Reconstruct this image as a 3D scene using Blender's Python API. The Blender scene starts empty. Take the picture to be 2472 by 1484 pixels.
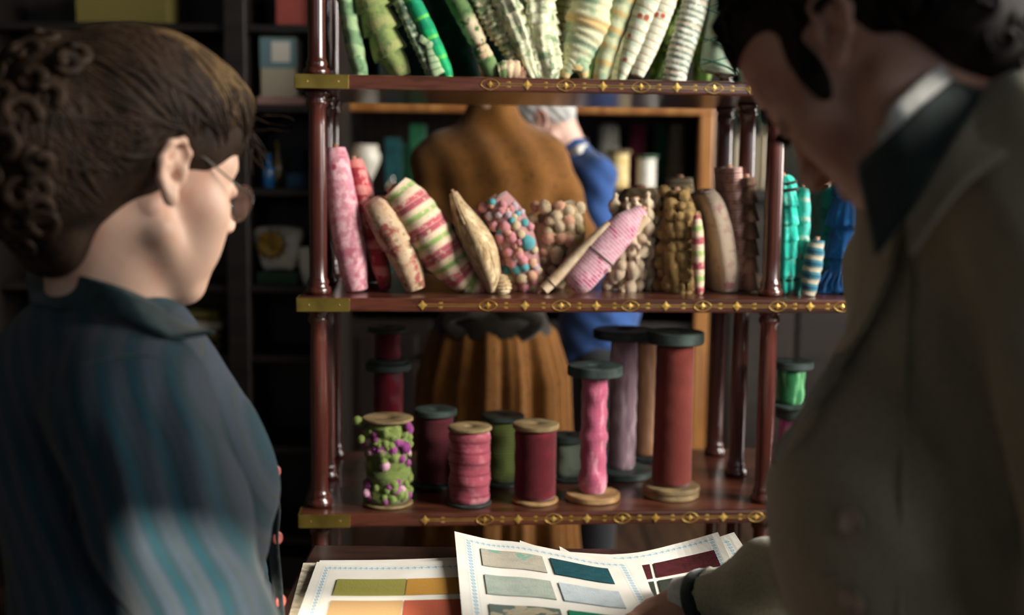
import bpy, bmesh, math, random
import numpy as np
from mathutils import Vector, Matrix, noise
from mathutils.bvhtree import BVHTree

scene = bpy.context.scene
col = scene.collection
random.seed(7)
RNG = np.random.default_rng(7)
PI = math.pi

# ------------------------------------------------------------------ camera
F, CX, CY = 2900.0, 1236.0, 742.0
CAM = Vector((0, 0, 1.3))
PITCH, ROLL = 0.118, 0.0124
cam_data = bpy.data.cameras.new('camera')
cam = bpy.data.objects.new('camera', cam_data)
col.objects.link(cam)
scene.camera = cam
cam_data.sensor_width = 36.0
cam_data.lens = F * 36.0 / 2472.0
cam_data.clip_start = 0.02
CR = Matrix.Rotation(PI / 2 - PITCH, 3, 'X') @ Matrix.Rotation(ROLL, 3, 'Z')
cam.matrix_world = Matrix.Translation(CAM) @ CR.to_4x4()
cam_data.dof.use_dof = True
cam_data.dof.focus_distance = 1.68
cam_data.dof.aperture_fstop = 2.5

# ------------------------------------------------------------------ world, light, exposure
world = bpy.data.worlds.new('world')
scene.world = world
world.use_nodes = True
bg = world.node_tree.nodes['Background']
bg.inputs[0].default_value = (0.62, 0.72, 0.85, 1)
bg.inputs[1].default_value = 1.0

def area_light(name, loc, aim, sx, sy, power, color):
    d = bpy.data.lights.new(name, 'AREA')
    d.shape = 'RECTANGLE'; d.size = sx; d.size_y = sy; d.energy = power; d.color = color
    o = bpy.data.objects.new(name, d); col.objects.link(o)
    o.location = loc
    o.rotation_euler = (Vector(aim) - Vector(loc)).to_track_quat('-Z', 'Y').to_euler()
    return o
# daylight through the tall shop windows on the right
area_light('window_daylight', (3.05, 0.75, 2.3), (0.1, 1.95, 1.0), 1.5, 1.3, 70, (1.0, 0.955, 0.88)).data.spread = math.radians(80)
area_light('rear_window_daylight', (3.05, 3.1, 1.9), (0.0, 4.1, 1.2), 1.0, 1.6, 170, (1.0, 0.94, 0.86))
# soft fill lamp added behind the camera to lift coat and faces
area_light('front_fill', (2.1, -2.4, 2.2), (0.3, 1.7, 1.0), 1.2, 1.3, 15, (0.86, 0.93, 1.0))
# a low shaft of sun
sun_d = bpy.data.lights.new('sun', 'SUN'); sun_d.energy = 12; sun_d.angle = 0.0093; sun_d.color = (1, 0.9, 0.74)
sun = bpy.data.objects.new('sun', sun_d); col.objects.link(sun)
sun.rotation_euler = Vector((-0.25, 1.0, -0.535)).to_track_quat('-Z', 'Y').to_euler()
vs = scene.view_settings
vs.view_transform = 'Standard'; vs.look = 'None'; vs.gamma = 1.0; vs.exposure = 0.0
vs.use_curve_mapping = False

# ------------------------------------------------------------------ pixel -> place
def ray(px, py):
    return CR @ Vector(((px - CX) / F, -(py - CY) / F, -1.0))
def at(px, py, Y):
    r = ray(px, py); return CAM + r * (Y / r.y)
def onz(px, py, Z):
    r = ray(px, py); return CAM + r * ((Z - CAM.z) / r.z)
# etagere frame
EO = Vector((-0.3442, 2.12, 0)); YAW = 0.078
EU = Vector((math.cos(YAW), math.sin(YAW), 0)); EV = Vector((-math.sin(YAW), math.cos(YAW), 0))
Z1, Z2, Z3, Z4 = 1.449, 1.068, 0.683, 0.12
OV, EW, OL = 0.056, 0.818, 0.0315
def E(u, v, z):
    return EO + EU * u + EV * v + Vector((0, 0, z))
def ate(px, py, v):
    r = ray(px, py)
    t = (v + (EO - CAM).dot(EV)) / r.dot(EV)
    return CAM + r * t, t / F          # place, metres per pixel there

# ------------------------------------------------------------------ materials
def lin(h):
    h = h.lstrip('#'); out = []
    for i in (0, 2, 4):
        c = int(h[i:i + 2], 16) / 255
        out.append(c / 12.92 if c <= 0.04045 else ((c + 0.055) / 1.055) ** 2.4)
    return (*out, 1.0)

class Mat:
    """small node builder"""
    def __init__(s, name, base, rough=0.8, metal=0.0, spec=0.3):
        s.m = bpy.data.materials.new(name); s.m.use_nodes = True
        s.nt = s.m.node_tree; s.n = s.nt.nodes; s.l = s.nt.links
        s.p = s.n['Principled BSDF']
        s.p.inputs['Roughness'].default_value = rough
        s.p.inputs['Metallic'].default_value = metal
        s.p.inputs['Specular IOR Level'].default_value = spec
        s.p.inputs['Base Color'].default_value = lin(base)
        rgb = s.n.new('ShaderNodeRGB'); rgb.outputs[0].default_value = lin(base)
        s.c = rgb.outputs[0]
        s._uv = s._ob = None
        s.h = None
    def ob(s):
        if s._ob is None:
            t = s.n.new('ShaderNodeTexCoord'); s._ob = t.outputs['Object']; s._uvs = t.outputs['UV']
        return s._ob
    def uv(s):
        if s._uv is None:
            s.ob(); x = s.n.new('ShaderNodeSeparateXYZ'); s.l.new(s._uvs, x.inputs[0]); s._uv = x
        return s._uv.outputs[0], s._uv.outputs[1]
    def math(s, op, a, b=0.0, c=0.0):
        m = s.n.new('ShaderNodeMath'); m.operation = op
        for i, v in enumerate((a, b, c)):
            if isinstance(v, (int, float)): m.inputs[i].default_value = v
            else: s.l.new(v, m.inputs[i])
        return m.outputs[0]
    def mix(s, fac, color):
        m = s.n.new('ShaderNodeMix'); m.data_type = 'RGBA'
        if isinstance(fac, (int, float)): m.inputs[0].default_value = fac
        else: s.l.new(fac, m.inputs[0])
        s.l.new(s.c, m.inputs[6])
        if isinstance(color, str): m.inputs[7].default_value = lin(color)
        else: s.l.new(color, m.inputs[7])
        s.c = m.outputs[2]; return s
    def ramp(s, v, lo, hi):
        r = s.n.new('ShaderNodeMapRange'); r.interpolation_type = 'SMOOTHSTEP'
        s.l.new(v, r.inputs[0]); r.inputs[1].default_value = lo; r.inputs[2].default_value = hi
        return r.outputs[0]
    def ntex(s, scale, detail=3, stretch=None):
        t = s.n.new('ShaderNodeTexNoise'); t.inputs['Scale'].default_value = scale; t.inputs['Detail'].default_value = detail
        v = s.ob()
        if stretch:
            mp = s.n.new('ShaderNodeMapping'); mp.inputs['Scale'].default_value = stretch
            s.l.new(v, mp.inputs[0]); v = mp.outputs[0]
        s.l.new(v, t.inputs['Vector']); return t.outputs[0]
    def vor(s, scale, feature='F1'):
        t = s.n.new('ShaderNodeTexVoronoi'); t.inputs['Scale'].default_value = scale
        s.l.new(s.ob(), t.inputs['Vector']); return t.outputs['Distance']
    def noise(s, color, scale, lo=0.45, hi=0.6, stretch=None, amt=1.0):
        f = s.ramp(s.ntex(scale, 3, stretch), lo, hi)
        return s.mix(s.math('MULTIPLY', f, amt), color)
    def spots(s, color, scale, size):
        return s.mix(s.ramp(s.vor(scale), size, size * 0.6), color)
    def stripe(s, color, period, lo, hi, slant=0.0, axis=1, soft=0.06):
        """band of the roll's length (metres), slanted like a wound ribbon"""
        u, v = s.uv()
        if axis == 0: u, v = v, u
        x = s.math('MULTIPLY_ADD', u, slant, v)
        x = s.math('FRACT', s.math('DIVIDE', x, period))
        a = s.ramp(x, lo - soft, lo + soft); b = s.ramp(x, hi + soft, hi - soft)
        return s.mix(s.math('MULTIPLY', a, b), color)
    def height(s, v, w=1.0):
        v = s.math('MULTIPLY', v, w)
        s.h = v if s.h is None else s.math('ADD', s.h, v)
        return s
    def done(s, bump=0.0, dist=0.002):
        s.l.new(s.c, s.p.inputs['Base Color'])
        if s.h is not None and bump:
            b = s.n.new('ShaderNodeBump'); b.inputs['Strength'].default_value = bump; b.inputs['Distance'].default_value = dist
            s.l.new(s.h, b.inputs['Height']); s.l.new(b.outputs[0], s.p.inputs['Normal'])
        return s.m

def wood(name, base, dark, rough=0.3, scale=6, coat=0.0, stretch=(0.4, 6, 6)):
    m = Mat(name, base, rough, spec=0.5)
    m.noise(dark, scale, 0.35, 0.7, stretch)
    m.noise(dark, scale * 7, 0.45, 0.7, stretch, 0.5)
    m.p.inputs['Coat Weight'].default_value = coat; m.p.inputs['Coat Roughness'].default_value = 0.15
    m.height(m.ntex(scale * 8, 2, stretch))
    return m.done(0.12, 0.001)
def plain(name, base, rough=0.8, metal=0.0, var=None, scale=30, bump=0.15, spec=0.3):
    m = Mat(name, base, rough, metal, spec)
    if var: m.noise(var, scale, 0.4, 0.65)
    m.height(m.ntex(scale * 4, 2))
    return m.done(bump, 0.0015)
def fabric(name, base, *pats, rough=0.85, bump=0.5, weave=260, sheen=0.2):
    m = Mat(name, base, rough, spec=0.15)
    for p in pats:
        getattr(m, p[0])(*p[1:])
    m.height(m.ntex(weave, 2)); m.height(m.ntex(weave * 0.25, 2), 0.8)
    m.p.inputs['Sheen Weight'].default_value = sheen
    return m.done(bump, 0.0012)

# ------------------------------------------------------------------ mesh builder
def tag(o, label=None, cat=None, group=None, kind=None):
    if label: o['label'] = label
    if cat: o['category'] = cat
    if group: o['group'] = group
    if kind: o['kind'] = kind
    return o
def empty(name, loc, label=None, cat=None, group=None):
    o = bpy.data.objects.new(name, None); col.objects.link(o); o.location = loc
    o.empty_display_size = 0.02
    return tag(o, label, cat, group)

def crom(pts, n):
    """Catmull-Rom through points of any dimension, n samples"""
    P = np.array(pts, float)
    if len(P) == 2:
        t = np.linspace(0, 1, n)[:, None]; return P[0] * (1 - t) + P[1] * t
    P = np.vstack([2 * P[0] - P[1], P, 2 * P[-1] - P[-2]])
    seg = len(P) - 3
    out = []
    for x in np.linspace(0, seg, n):
        i = min(int(x), seg - 1); t = x - i
        a, b, c, d = P[i], P[i + 1], P[i + 2], P[i + 3]
        out.append(0.5 * ((2 * b) + (-a + c) * t + (2 * a - 5 * b + 4 * c - d) * t * t + (-a + 3 * b - 3 * c + d) * t ** 3))
    return np.array(out)

class MB:
    def __init__(s): s.v = []; s.f = []; s.uv = []; s.any_uv = False
    def add(s, v, f, uv=None):
        o = len(s.v); s.v += [tuple(map(float, q)) for q in v]
        s.f += [tuple(int(i) + o for i in q) for q in f]
        if uv is None: s.uv += [None] * len(f)
        else: s.uv += list(uv); s.any_uv = True
        return s
    def box(s, c, size, R=None, taper=1.0):
        sx, sy, sz = (q / 2 for q in size); c = Vector(c)
        vs_ = []
        for z in (-1, 1):
            k = taper if z > 0 else 1
            for x, y in ((-1, -1), (1, -1), (1, 1), (-1, 1)):
                p = Vector((x * sx * k, y * sy * k, z * sz)); vs_.append(c + (R @ p if R is not None else p))
        return s.add(vs_, [(3, 2, 1, 0), (4, 5, 6, 7), (0, 1, 5, 4), (1, 2, 6, 5), (2, 3, 7, 6), (3, 0, 4, 7)])
    def sweep(s, path, rad, depth=1.0, ring=16, rf=None, dvec=(0, 1, 0), caps=True, power=2.0, off=None):
        """tube along path; rf(length 0..1, metres, theta array) multiplies the radius; depth stretches along dvec"""
        P = np.array([tuple(q) for q in path], float); n = len(P)
        rad = np.broadcast_to(np.array(rad, float), (n,))
        T = np.gradient(P, axis=0); T /= np.linalg.norm(T, axis=1)[:, None] + 1e-12
        D = np.array(tuple(dvec), float)
        seg = np.r_[0, np.cumsum(np.linalg.norm(np.diff(P, axis=0), axis=1))]
        th = np.arange(ring) * 2 * PI / ring
        ct, st = np.cos(th), np.sin(th)
        if power != 2.0:
            ct = np.sign(ct) * np.abs(ct) ** (2 / power); st = np.sign(st) * np.abs(st) ** (2 / power)
        vs_, prev = [], None
        for i in range(n):
            d = D - T[i] * D.dot(T[i])
            if np.linalg.norm(d) < 0.15:
                d = prev if prev is not None else np.cross(T[i], (0.3, 0.1, 0.9))
            d /= np.linalg.norm(d); prev = d
            sd = np.cross(d, T[i])
            k = np.ones(ring) if rf is None else rf(seg[i] / max(seg[-1], 1e-9), seg[i], th)
            q = P[i] + (sd[None] * (ct * k)[:, None] + d[None] * (st * k * depth)[:, None]) * rad[i]
            if off is not None: q = q + d * (rad[i] * depth * off)
            vs_ += list(q)
        f, uv = [], []
        for i in range(n - 1):
            for j in range(ring):
                a = i * ring + j; b = i * ring + (j + 1) % ring
                f.append((a, b, b + ring, a + ring))
                u0, u1 = j / ring, (j + 1) / ring
                uv.append(((u0, seg[i]), (u1, seg[i]), (u1, seg[i + 1]), (u0, seg[i + 1])))
        if caps:
            f.append(tuple(range(ring))[::-1]); uv.append([(0.5, 0)] * ring)
            f.append(tuple((n - 1) * ring + j for j in range(ring))); uv.append([(0.5, seg[-1])] * ring)
        return s.add(vs_, f, uv)
    def tube(s, path, r, ring=6, caps=True):
        P = [Vector(q) for q in path]
        d = P[-1] - P[0]
        dv = (0, 1, 0) if abs(d.normalized().y) < 0.8 else (1, 0.2, 0.3)
        return s.sweep(P, r, 1, ring, None, dv, caps)
    def lathe(s, prof, origin=(0, 0, 0), R=None, ring=28, rf=None):
        """prof: (radius, height) list, closed at both ends"""
        o = Vector(origin); vs_ = []
        for i, (r, z) in enumerate(prof):
            for j in range(ring):
                a = 2 * PI * j / ring; k = 1 if rf is None else rf(r, z, a)
                p = Vector((math.cos(a) * r * k, math.sin(a) * r * k, z)); vs_.append(o + (R @ p if R is not None else p))
        f, uv = [], []
        for i in range(len(prof) - 1):
            for j in range(ring):
                a = i * ring + j; b = i * ring + (j + 1) % ring
                f.append((a, b, b + ring, a + ring))
                uv.append(((j / ring, prof[i][1]), ((j + 1) / ring, prof[i][1]), ((j + 1) / ring, prof[i + 1][1]), (j / ring, prof[i + 1][1])))
        f.append(tuple(range(ring))[::-1]); uv.append([(0, prof[0][1])] * ring)
        f.append(tuple((len(prof) - 1) * ring + j for j in range(ring))); uv.append([(0, prof[-1][1])] * ring)
        return s.add(vs_, f, uv)
    def ball(s, c, r, sub=2, R=None, amp=0.0, seed=0):
        bm = bmesh.new(); bmesh.ops.create_icosphere(bm, subdivisions=sub, radius=1)
        c = Vector(c); rr = Vector(r) if not isinstance(r, (int, float)) else Vector((r, r, r))
        vs_ = []
        for v in bm.verts:
            k = 1 + amp * noise.noise(v.co * 2.3 + Vector((seed, seed * 1.7, 0)))
            p = Vector((v.co.x * rr.x * k, v.co.y * rr.y * k, v.co.z * rr.z * k)); vs_.append(c + (R @ p if R is not None else p))
        fs = [tuple(v.index for v in f.verts) for f in bm.faces]; bm.free()
        return s.add(vs_, fs)
    def sheet(s, rows, thick, up=None):
        """rows: grid of points; a solid sheet of the given thickness"""
        G = np.array([[tuple(p) for p in r] for r in rows], float); n, m = G.shape[:2]
        du = np.gradient(G, axis=1); dv = np.gradient(G, axis=0)
        N = np.cross(du, dv); N /= np.linalg.norm(N, axis=2)[..., None] + 1e-12
        if up is not None:
            sg = np.sign((N * np.array(tuple(up))).sum(2)); N *= np.where(sg == 0, 1, sg)[..., None]
        A = G.reshape(-1, 3); B = (G - N * thick).reshape(-1, 3)
        f, uv = [], []
        K = n * m
        for i in range(n - 1):
            for j in range(m - 1):
                a = i * m + j
                q = ((j / (m - 1), 1 - i / (n - 1)), ((j + 1) / (m - 1), 1 - i / (n - 1)), ((j + 1) / (m - 1), 1 - (i + 1) / (n - 1)), (j / (m - 1), 1 - (i + 1) / (n - 1)))
                f.append((a, a + 1, a + m + 1, a + m)); uv.append(q)
                f.append((K + a + m, K + a + m + 1, K + a + 1, K + a)); uv.append(q[::-1])
        edge = [(i * m, (i + 1) * m) for i in range(n - 1)] + [((n - 1) * m + j, (n - 1) * m + j + 1) for j in range(m - 1)] + \
               [((i + 1) * m + m - 1, i * m + m - 1) for i in range(n - 1)] + [(j + 1, j) for j in range(m - 1)]
        for a, b in edge:
            f.append((a, b, b + K, a + K)); uv.append([(0.001, 0.001)] * 4)
        s.add(np.vstack([A, B]), f, uv)
        return s
    def build(s, name, m, parent=None, smooth=True, loc=None, bevel=0.0, seg=2, angle=None):
        """link as ONE mesh object; coordinates are world ones, the origin is put at loc / the parent"""
        if loc is not None: base = Vector(loc)
        elif parent is not None: base = WORLD[parent.name].copy()
        else: base = Vector((0, 0, 0))
        me = bpy.data.meshes.new(name)
        me.from_pydata([(x - base.x, y - base.y, z - base.z) for x, y, z in s.v], [], s.f)
        if s.any_uv:
            ul = me.uv_layers.new(name='UVMap')
            flat = []
            for f, u in zip(s.f, s.uv):
                flat += [c for q in (u if u is not None else [(0, 0)] * len(f)) for c in q]
            ul.data.foreach_set('uv', flat)
        me.materials.append(m)
        if smooth: me.polygons.foreach_set('use_smooth', [True] * len(me.polygons))
        o = bpy.data.objects.new(name, me); col.objects.link(o)
        if parent is not None:
            o.parent = parent
            o.location = base - WORLD[parent.name]
            WORLD[o.name] = base
        else:
            o.location = base
            WORLD[o.name] = base
        if smooth and angle is not None:
            try: me.set_sharp_from_angle(angle=angle)
            except Exception: pass
        if bevel:
            b = o.modifiers.new('bevel', 'BEVEL'); b.width = bevel; b.segments = seg; b.limit_method = 'ANGLE'; b.harden_normals = False
        return o
WORLD = {}
def root(name, loc, label, cat, group=None):
    o = empty(name, loc, label, cat, group); WORLD[o.name] = Vector(loc); return o
def place_copy(src, parent, M, name=None):
    """another object on the same mesh data at world matrix M"""
    o = src.copy(); col.objects.link(o); o.parent = parent
    pw = WORLD.get(parent.name, Vector((0, 0, 0)))
    o.matrix_basis = Matrix.Translation(-pw) @ M
    return o
# ------------------------------------------------------------------ shared materials
MAHOG = wood('mahogany', '#5c3122', '#31170f', 0.32, 5, 0.4)
MAHOG_D = wood('dark_mahogany', '#3d1d16', '#1c0d0a', 0.35, 5, 0.3)
POLE = wood('pole_mahogany', '#5e2f26', '#34150f', 0.25, 5, 0.5, (6, 6, 0.4))
EBON = wood('dark_oak', '#231a14', '#120d0a', 0.5, 5, 0.1)
HONEY = wood('honey_oak', '#b07a3e', '#8a5526', 0.4, 5, 0.2, (6, 6, 0.5))
BRASS = plain('brass', '#a88f45', 0.38, 0.85, '#7d6a30', 14, 0.05, 0.5)
BRASS_L = plain('brass_inlay', '#d3ae5c', 0.35, 0.6, '#b88f3e', 40, 0.03, 0.5)
BEECH = plain('bobbin_wood', '#a8875c', 0.6, 0, '#7e5f3c', 25, 0.2)
FLANGE_D = plain('dark_bobbin_wood', '#3d4a45', 0.45, 0, '#262e2b', 20, 0.15)
FLANGE_T = plain('tan_bobbin_wood', '#8f7a56', 0.6, 0, '#66543a', 22, 0.2)
STICK = plain('stick_wood', '#b98d72', 0.7, 0, '#8a5f48', 30, 0.2)
WALLP = plain('wall_paint', '#3a3a33', 0.9, 0, '#31312b', 3, 0.1)
PANEL = wood('panelling', '#2c211a', '#18110d', 0.5, 4, 0.1, (6, 6, 0.4))
FLOORM = wood('floorboard_oak', '#4b3524', '#2d1f15', 0.5, 4, 0.1, (6, 0.4, 6))
PLASTER = plain('plaster', '#6d685c', 0.95, 0, '#625d52', 3, 0.1)

def glass_mat():
    m = bpy.data.materials.new('window_glass'); m.use_nodes = True
    n = m.node_tree.nodes; n.clear()
    o = n.new('ShaderNodeOutputMaterial'); a = n.new('ShaderNodeBsdfTransparent'); b = n.new('ShaderNodeBsdfGlossy')
    b.inputs['Roughness'].default_value = 0.02; mx = n.new('ShaderNodeMixShader'); mx.inputs[0].default_value = 0.07
    m.node_tree.links.new(a.outputs[0], mx.inputs[1]); m.node_tree.links.new(b.outputs[0], mx.inputs[2])
    m.node_tree.links.new(mx.outputs[0], o.inputs[0]); return m
GLASS = glass_mat()

# ------------------------------------------------------------------ the room
XL, XR, YF, YB, ZC = -2.4, 3.0, -2.6, 6.0, 3.2
fl = MB().box(((XL + XR) / 2, (YF + YB) / 2, -0.04), (XR - XL + 0.4, YB - YF + 0.4, 0.06)).build('floor', EBON, smooth=False)
tag(fl, 'dark oak boarded shop floor', None, None, 'structure')
k = 0
x = XL
pl_me = None
while x < XR - 0.01:
    for y0, y1 in ((YF, 0.4 + 0.5 * (k % 2)), (0.4 + 0.5 * (k % 2), 3.4 + 0.4 * (k % 3)), (3.4 + 0.4 * (k % 3), YB)):
        MB().box((x + 0.09, (y0 + y1) / 2, -0.006), (0.176, y1 - y0 - 0.004, 0.012 + 0.001 * (k % 2))).build('floorboard', FLOORM, fl, smooth=False)
    x += 0.18; k += 1
tag(MB().box(((XL + XR) / 2, (YF + YB) / 2, ZC + 0.05), (XR - XL + 0.4, YB - YF + 0.4, 0.1)).build('ceiling', PLASTER, smooth=False), 'plaster ceiling of the shop', None, None, 'structure')
tag(MB().box((XL - 0.05, (YF + YB) / 2, ZC / 2), (0.1, YB - YF, ZC)).build('wall_left', WALLP, smooth=False), 'dark painted left wall', None, None, 'structure')
tag(MB().box(((XL + XR) / 2, YB + 0.05, ZC / 2), (XR - XL, 0.1, ZC)).build('wall_back', WALLP, smooth=False), 'dark painted back wall', None, None, 'structure')
def wall_with_openings(name, label, axis, pos, a0, a1, opens):
    m = MB()
    def slab(p0, p1, z0, z1):
        if p1 - p0 < 0.001 or z1 - z0 < 0.001: return
        c, s_ = ((p0 + p1) / 2, (z0 + z1) / 2), (p1 - p0, z1 - z0)
        if axis == 'y': m.box((pos, c[0], c[1]), (0.1, s_[0], s_[1]))
        else: m.box((c[0], pos, c[1]), (s_[0], 0.1, s_[1]))
    p = a0
    for (o0, o1, z0, z1) in opens:
        slab(p, o0, 0, ZC); slab(o0, o1, 0, z0); slab(o0, o1, z1, ZC); p = o1
    slab(p, a1, 0, ZC)
    tag(m.build(name, WALLP, smooth=False), label, None, None, 'structure')
def window(n, axis, pos, o, nb=3):
    o0, o1, z0, z1 = o; t = 0.05
    m = MB(); g = MB()
    def bar(p0, p1, q0, q1, d=0.06):
        c = ((p0 + p1) / 2, (q0 + q1) / 2); s_ = (p1 - p0, q1 - q0)
        if axis == 'y': m.box((pos, c[0], c[1]), (d, s_[0], s_[1]))
        else: m.box((c[0], pos, c[1]), (s_[0], d, s_[1]))
    bar(o0, o0 + t, z0, z1); bar(o1 - t, o1, z0, z1); bar(o0 + t, o1 - t, z0, z0 + t); bar(o0 + t, o1 - t, z1 - t, z1)
    w = m.build('window_%d' % n, EBON, smooth=False); tag(w, 'tall shop window frame number %d' % n, None, None, 'structure')
    for i in range(1, nb):
        c = o0 + (o1 - o0) * i / nb
        mm = m; m = MB(); bar(c - 0.012, c + 0.012, z0 + t, z1 - t, 0.03); m.build('window_bar', EBON, w, smooth=False)
    for i in range(nb):
        c0 = o0 + (o1 - o0) * i / nb + (t if i == 0 else 0.012); c1 = o0 + (o1 - o0) * (i + 1) / nb - (t if i == nb - 1 else 0.012)
        m = MB(); bar(c0, c1, z0 + t, z1 - t, 0.004); m.build('pane', GLASS, w, smooth=False)
WR = [(-0.1, 1.6, 1.05, 3.1), (2.5, 3.7, 1.05, 2.75)]
wall_with_openings('wall_right', 'dark painted right wall with two window openings', 'y', XR + 0.05, YF, YB, WR)
window(1, 'y', XR + 0.03, WR[0]); window(2, 'y', XR + 0.03, WR[1])
WF = [(-1.9, -0.3, 1.6, 3.0), (0.52, 0.95, 1.6, 3.0), (1.75, 2.75, 1.4, 3.0)]  # unseen openings, cut to shape the sun patch and pass the fill
wall_with_openings('wall_front', 'dark painted shop front wall with a wide window', 'x', YF - 0.05, XL, XR, WF)
window(3, 'x', YF - 0.03, WF[0]); window(4, 'x', YF - 0.03, WF[1], 1); window(5, 'x', YF - 0.03, WF[2])
tag(MB().box((XL + 0.01, (YF + YB) / 2, 0.08), (0.02, YB - YF, 0.14)).build('baseboard_left', EBON, smooth=False), 'dark baseboard along the left wall', None, None, 'structure')
tag(MB().box(((XL + XR) / 2, YB - 0.01, 0.08), (XR - XL - 0.05, 0.02, 0.14)).build('baseboard_back', EBON, smooth=False), 'dark baseboard along the back wall', None, None, 'structure')

# ------------------------------------------------------------------ the etagere
et = root('open_shelf', E(0, 0, 0), 'mahogany open shelf with turned poles, brass corner plates and inlaid edge', 'shelf')
TH = 0.0245
U1 = 1.62
RE = Matrix.Rotation(YAW, 3, 'Z')
DIA = {Z1: [1178, 1266, 1357, 1445, 1535, 1620, 1708, 1793], Z2: [1020, 1178, 1268, 1355, 1440, 1522, 1608, 1697, 1780, 1878, 1957, 2035],
       Z3: [1028, 1175, 1258, 1345, 1428, 1515, 1597, 1682, 1764, 1845], Z4: []}
VB = 0.42
def u_of(px, z):
    r = ray(px, 700); t = (-OV + (EO - CAM).dot(EV)) / r.dot(EV); return (CAM + r * t - EO).dot(EU)
dia_me = None
for z in (Z1, Z2, Z3, Z4):
    s = MB().box(E((U1 - OL) / 2, (VB - OV) / 2, z - TH / 2), (U1 + OL, VB + OV, TH), RE)
    sh = s.build('shelf', MAHOG, et, smooth=False, loc=E(0, 0, z), bevel=0.004)
    pm = MB().box(E(-OL + 0.0445, -OV - 0.0005, z - TH / 2), (0.0905, 0.003, TH - 0.001), RE)
    pm.box(E(-OL - 0.0005, -OV + 0.03, z - TH / 2), (0.003, 0.06, TH - 0.001), RE)
    for du in (0.02, 0.072):
        pm.ball(E(-OL + du, -OV - 0.002, z - TH / 2), (0.002, 0.0008, 0.002), 1)
    pm.build('brass_plate', BRASS, sh, smooth=False, bevel=0.0006)
    big = True
    us = [u_of(px, z) for px in DIA[z]]
    if us:
        q = us[-1]
        while q < U1 - 0.1: q += 0.063; us.append(q)
    for i, u in enumerate(us):
        big = (i % 2 == (0 if z != Z1 else 1)) if i < 30 else True
        a = 0.0088 if big else 0.0062
        c = E(u, -OV - 0.0004, z - TH / 2)
        m = MB(); ring = []
        for j in range(16):
            th = PI * j / 8; rr = a * (1.0 if j % 4 == 0 else (0.62 if j % 2 == 0 else 0.68))
            ring.append(c + EU * (math.cos(th) * rr * 0.95) + Vector((0, 0, math.sin(th) * rr)))
        vs_ = [p - EV * 0.0012 for p in ring] + [p + EV * 0.001 for p in ring] + [c - EV * 0.0022]
        m.add(vs_, [(32, (j + 1) % 16, j) for j in range(16)] + [(j, (j + 1) % 16, (j + 1) % 16 + 16, j + 16) for j in range(16)])
        m.build('inlay_diamond', BRASS_L, sh, smooth=False)
        if not big:
            lz = MB(); pts = []
            for j in range(25):
                th = 2 * PI * j / 24; e = 0.0155
                pts.append(c + EU * (math.cos(th) * e) + Vector((0, 0, math.sin(th) * 0.0095 * (1 - 0.25 * abs(math.cos(th))))) - EV * 0.0006)
            lz.tube(pts, 0.00065, 4, False); lz.build('inlay_lozenge', BRASS_L, sh)
    if us:
        ln = MB()
        for dz in (0.0018, -0.0018):
            ln.box(E((us[0] + U1) / 2, -OV - 0.0003, z - TH / 2 + dz), (U1 - us[0], 0.0012, 0.0007), RE)
        for u in us[:-1]:
            for dz in (-0.005, 0.005):
                ln.ball(E(u + 0.0315, -OV - 0.0004, z - TH / 2 + dz * 0.8), (0.0045, 0.0008, 0.0016), 1)
        ln.build('inlay_line', BRASS_L, sh, smooth=False)
def pole_profile(z0, z1, r=0.0155):
    h = z1 - z0
    return [(0.006, z0), (0.021, z0), (0.0235, z0 + 0.006), (0.0225, z0 + 0.012), (0.0175, z0 + 0.016), (0.0195, z0 + 0.021), (0.0175, z0 + 0.026), (r, z0 + 0.032),
            (r, z0 + 0.2 * h), (r * 1.06, z0 + 0.5 * h), (r, z1 - 0.06), (r * 0.97, z1 - 0.03), (0.019, z1 - 0.024), (0.0195, z1 - 0.018), (0.0165, z1 - 0.012), (0.0215, z1 - 0.006), (0.0215, z1), (0.006, z1)]
for u in (0.0, EW, 1.57):
    for v in (0.0, 0.19, 0.365):
        for z0, z1 in ((Z1, Z1 + 0.5), (Z2, Z1 - TH), (Z3, Z2 - TH), (Z4, Z3 - TH), (0.0, Z4 - TH)):
            MB().lathe(pole_profile(z0, z1), E(u, v, 0)).build('turned_pole', POLE, et, loc=E(u, v, z0))
tag(MB().box(E((U1 - OL) / 2, (VB - OV) / 2, Z1 + 0.5 + TH / 2), (U1 + OL, VB + OV, TH), RE).build('shelf', MAHOG, et, smooth=False, loc=E(0, 0, Z1 + 0.5), bevel=0.004))

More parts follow.
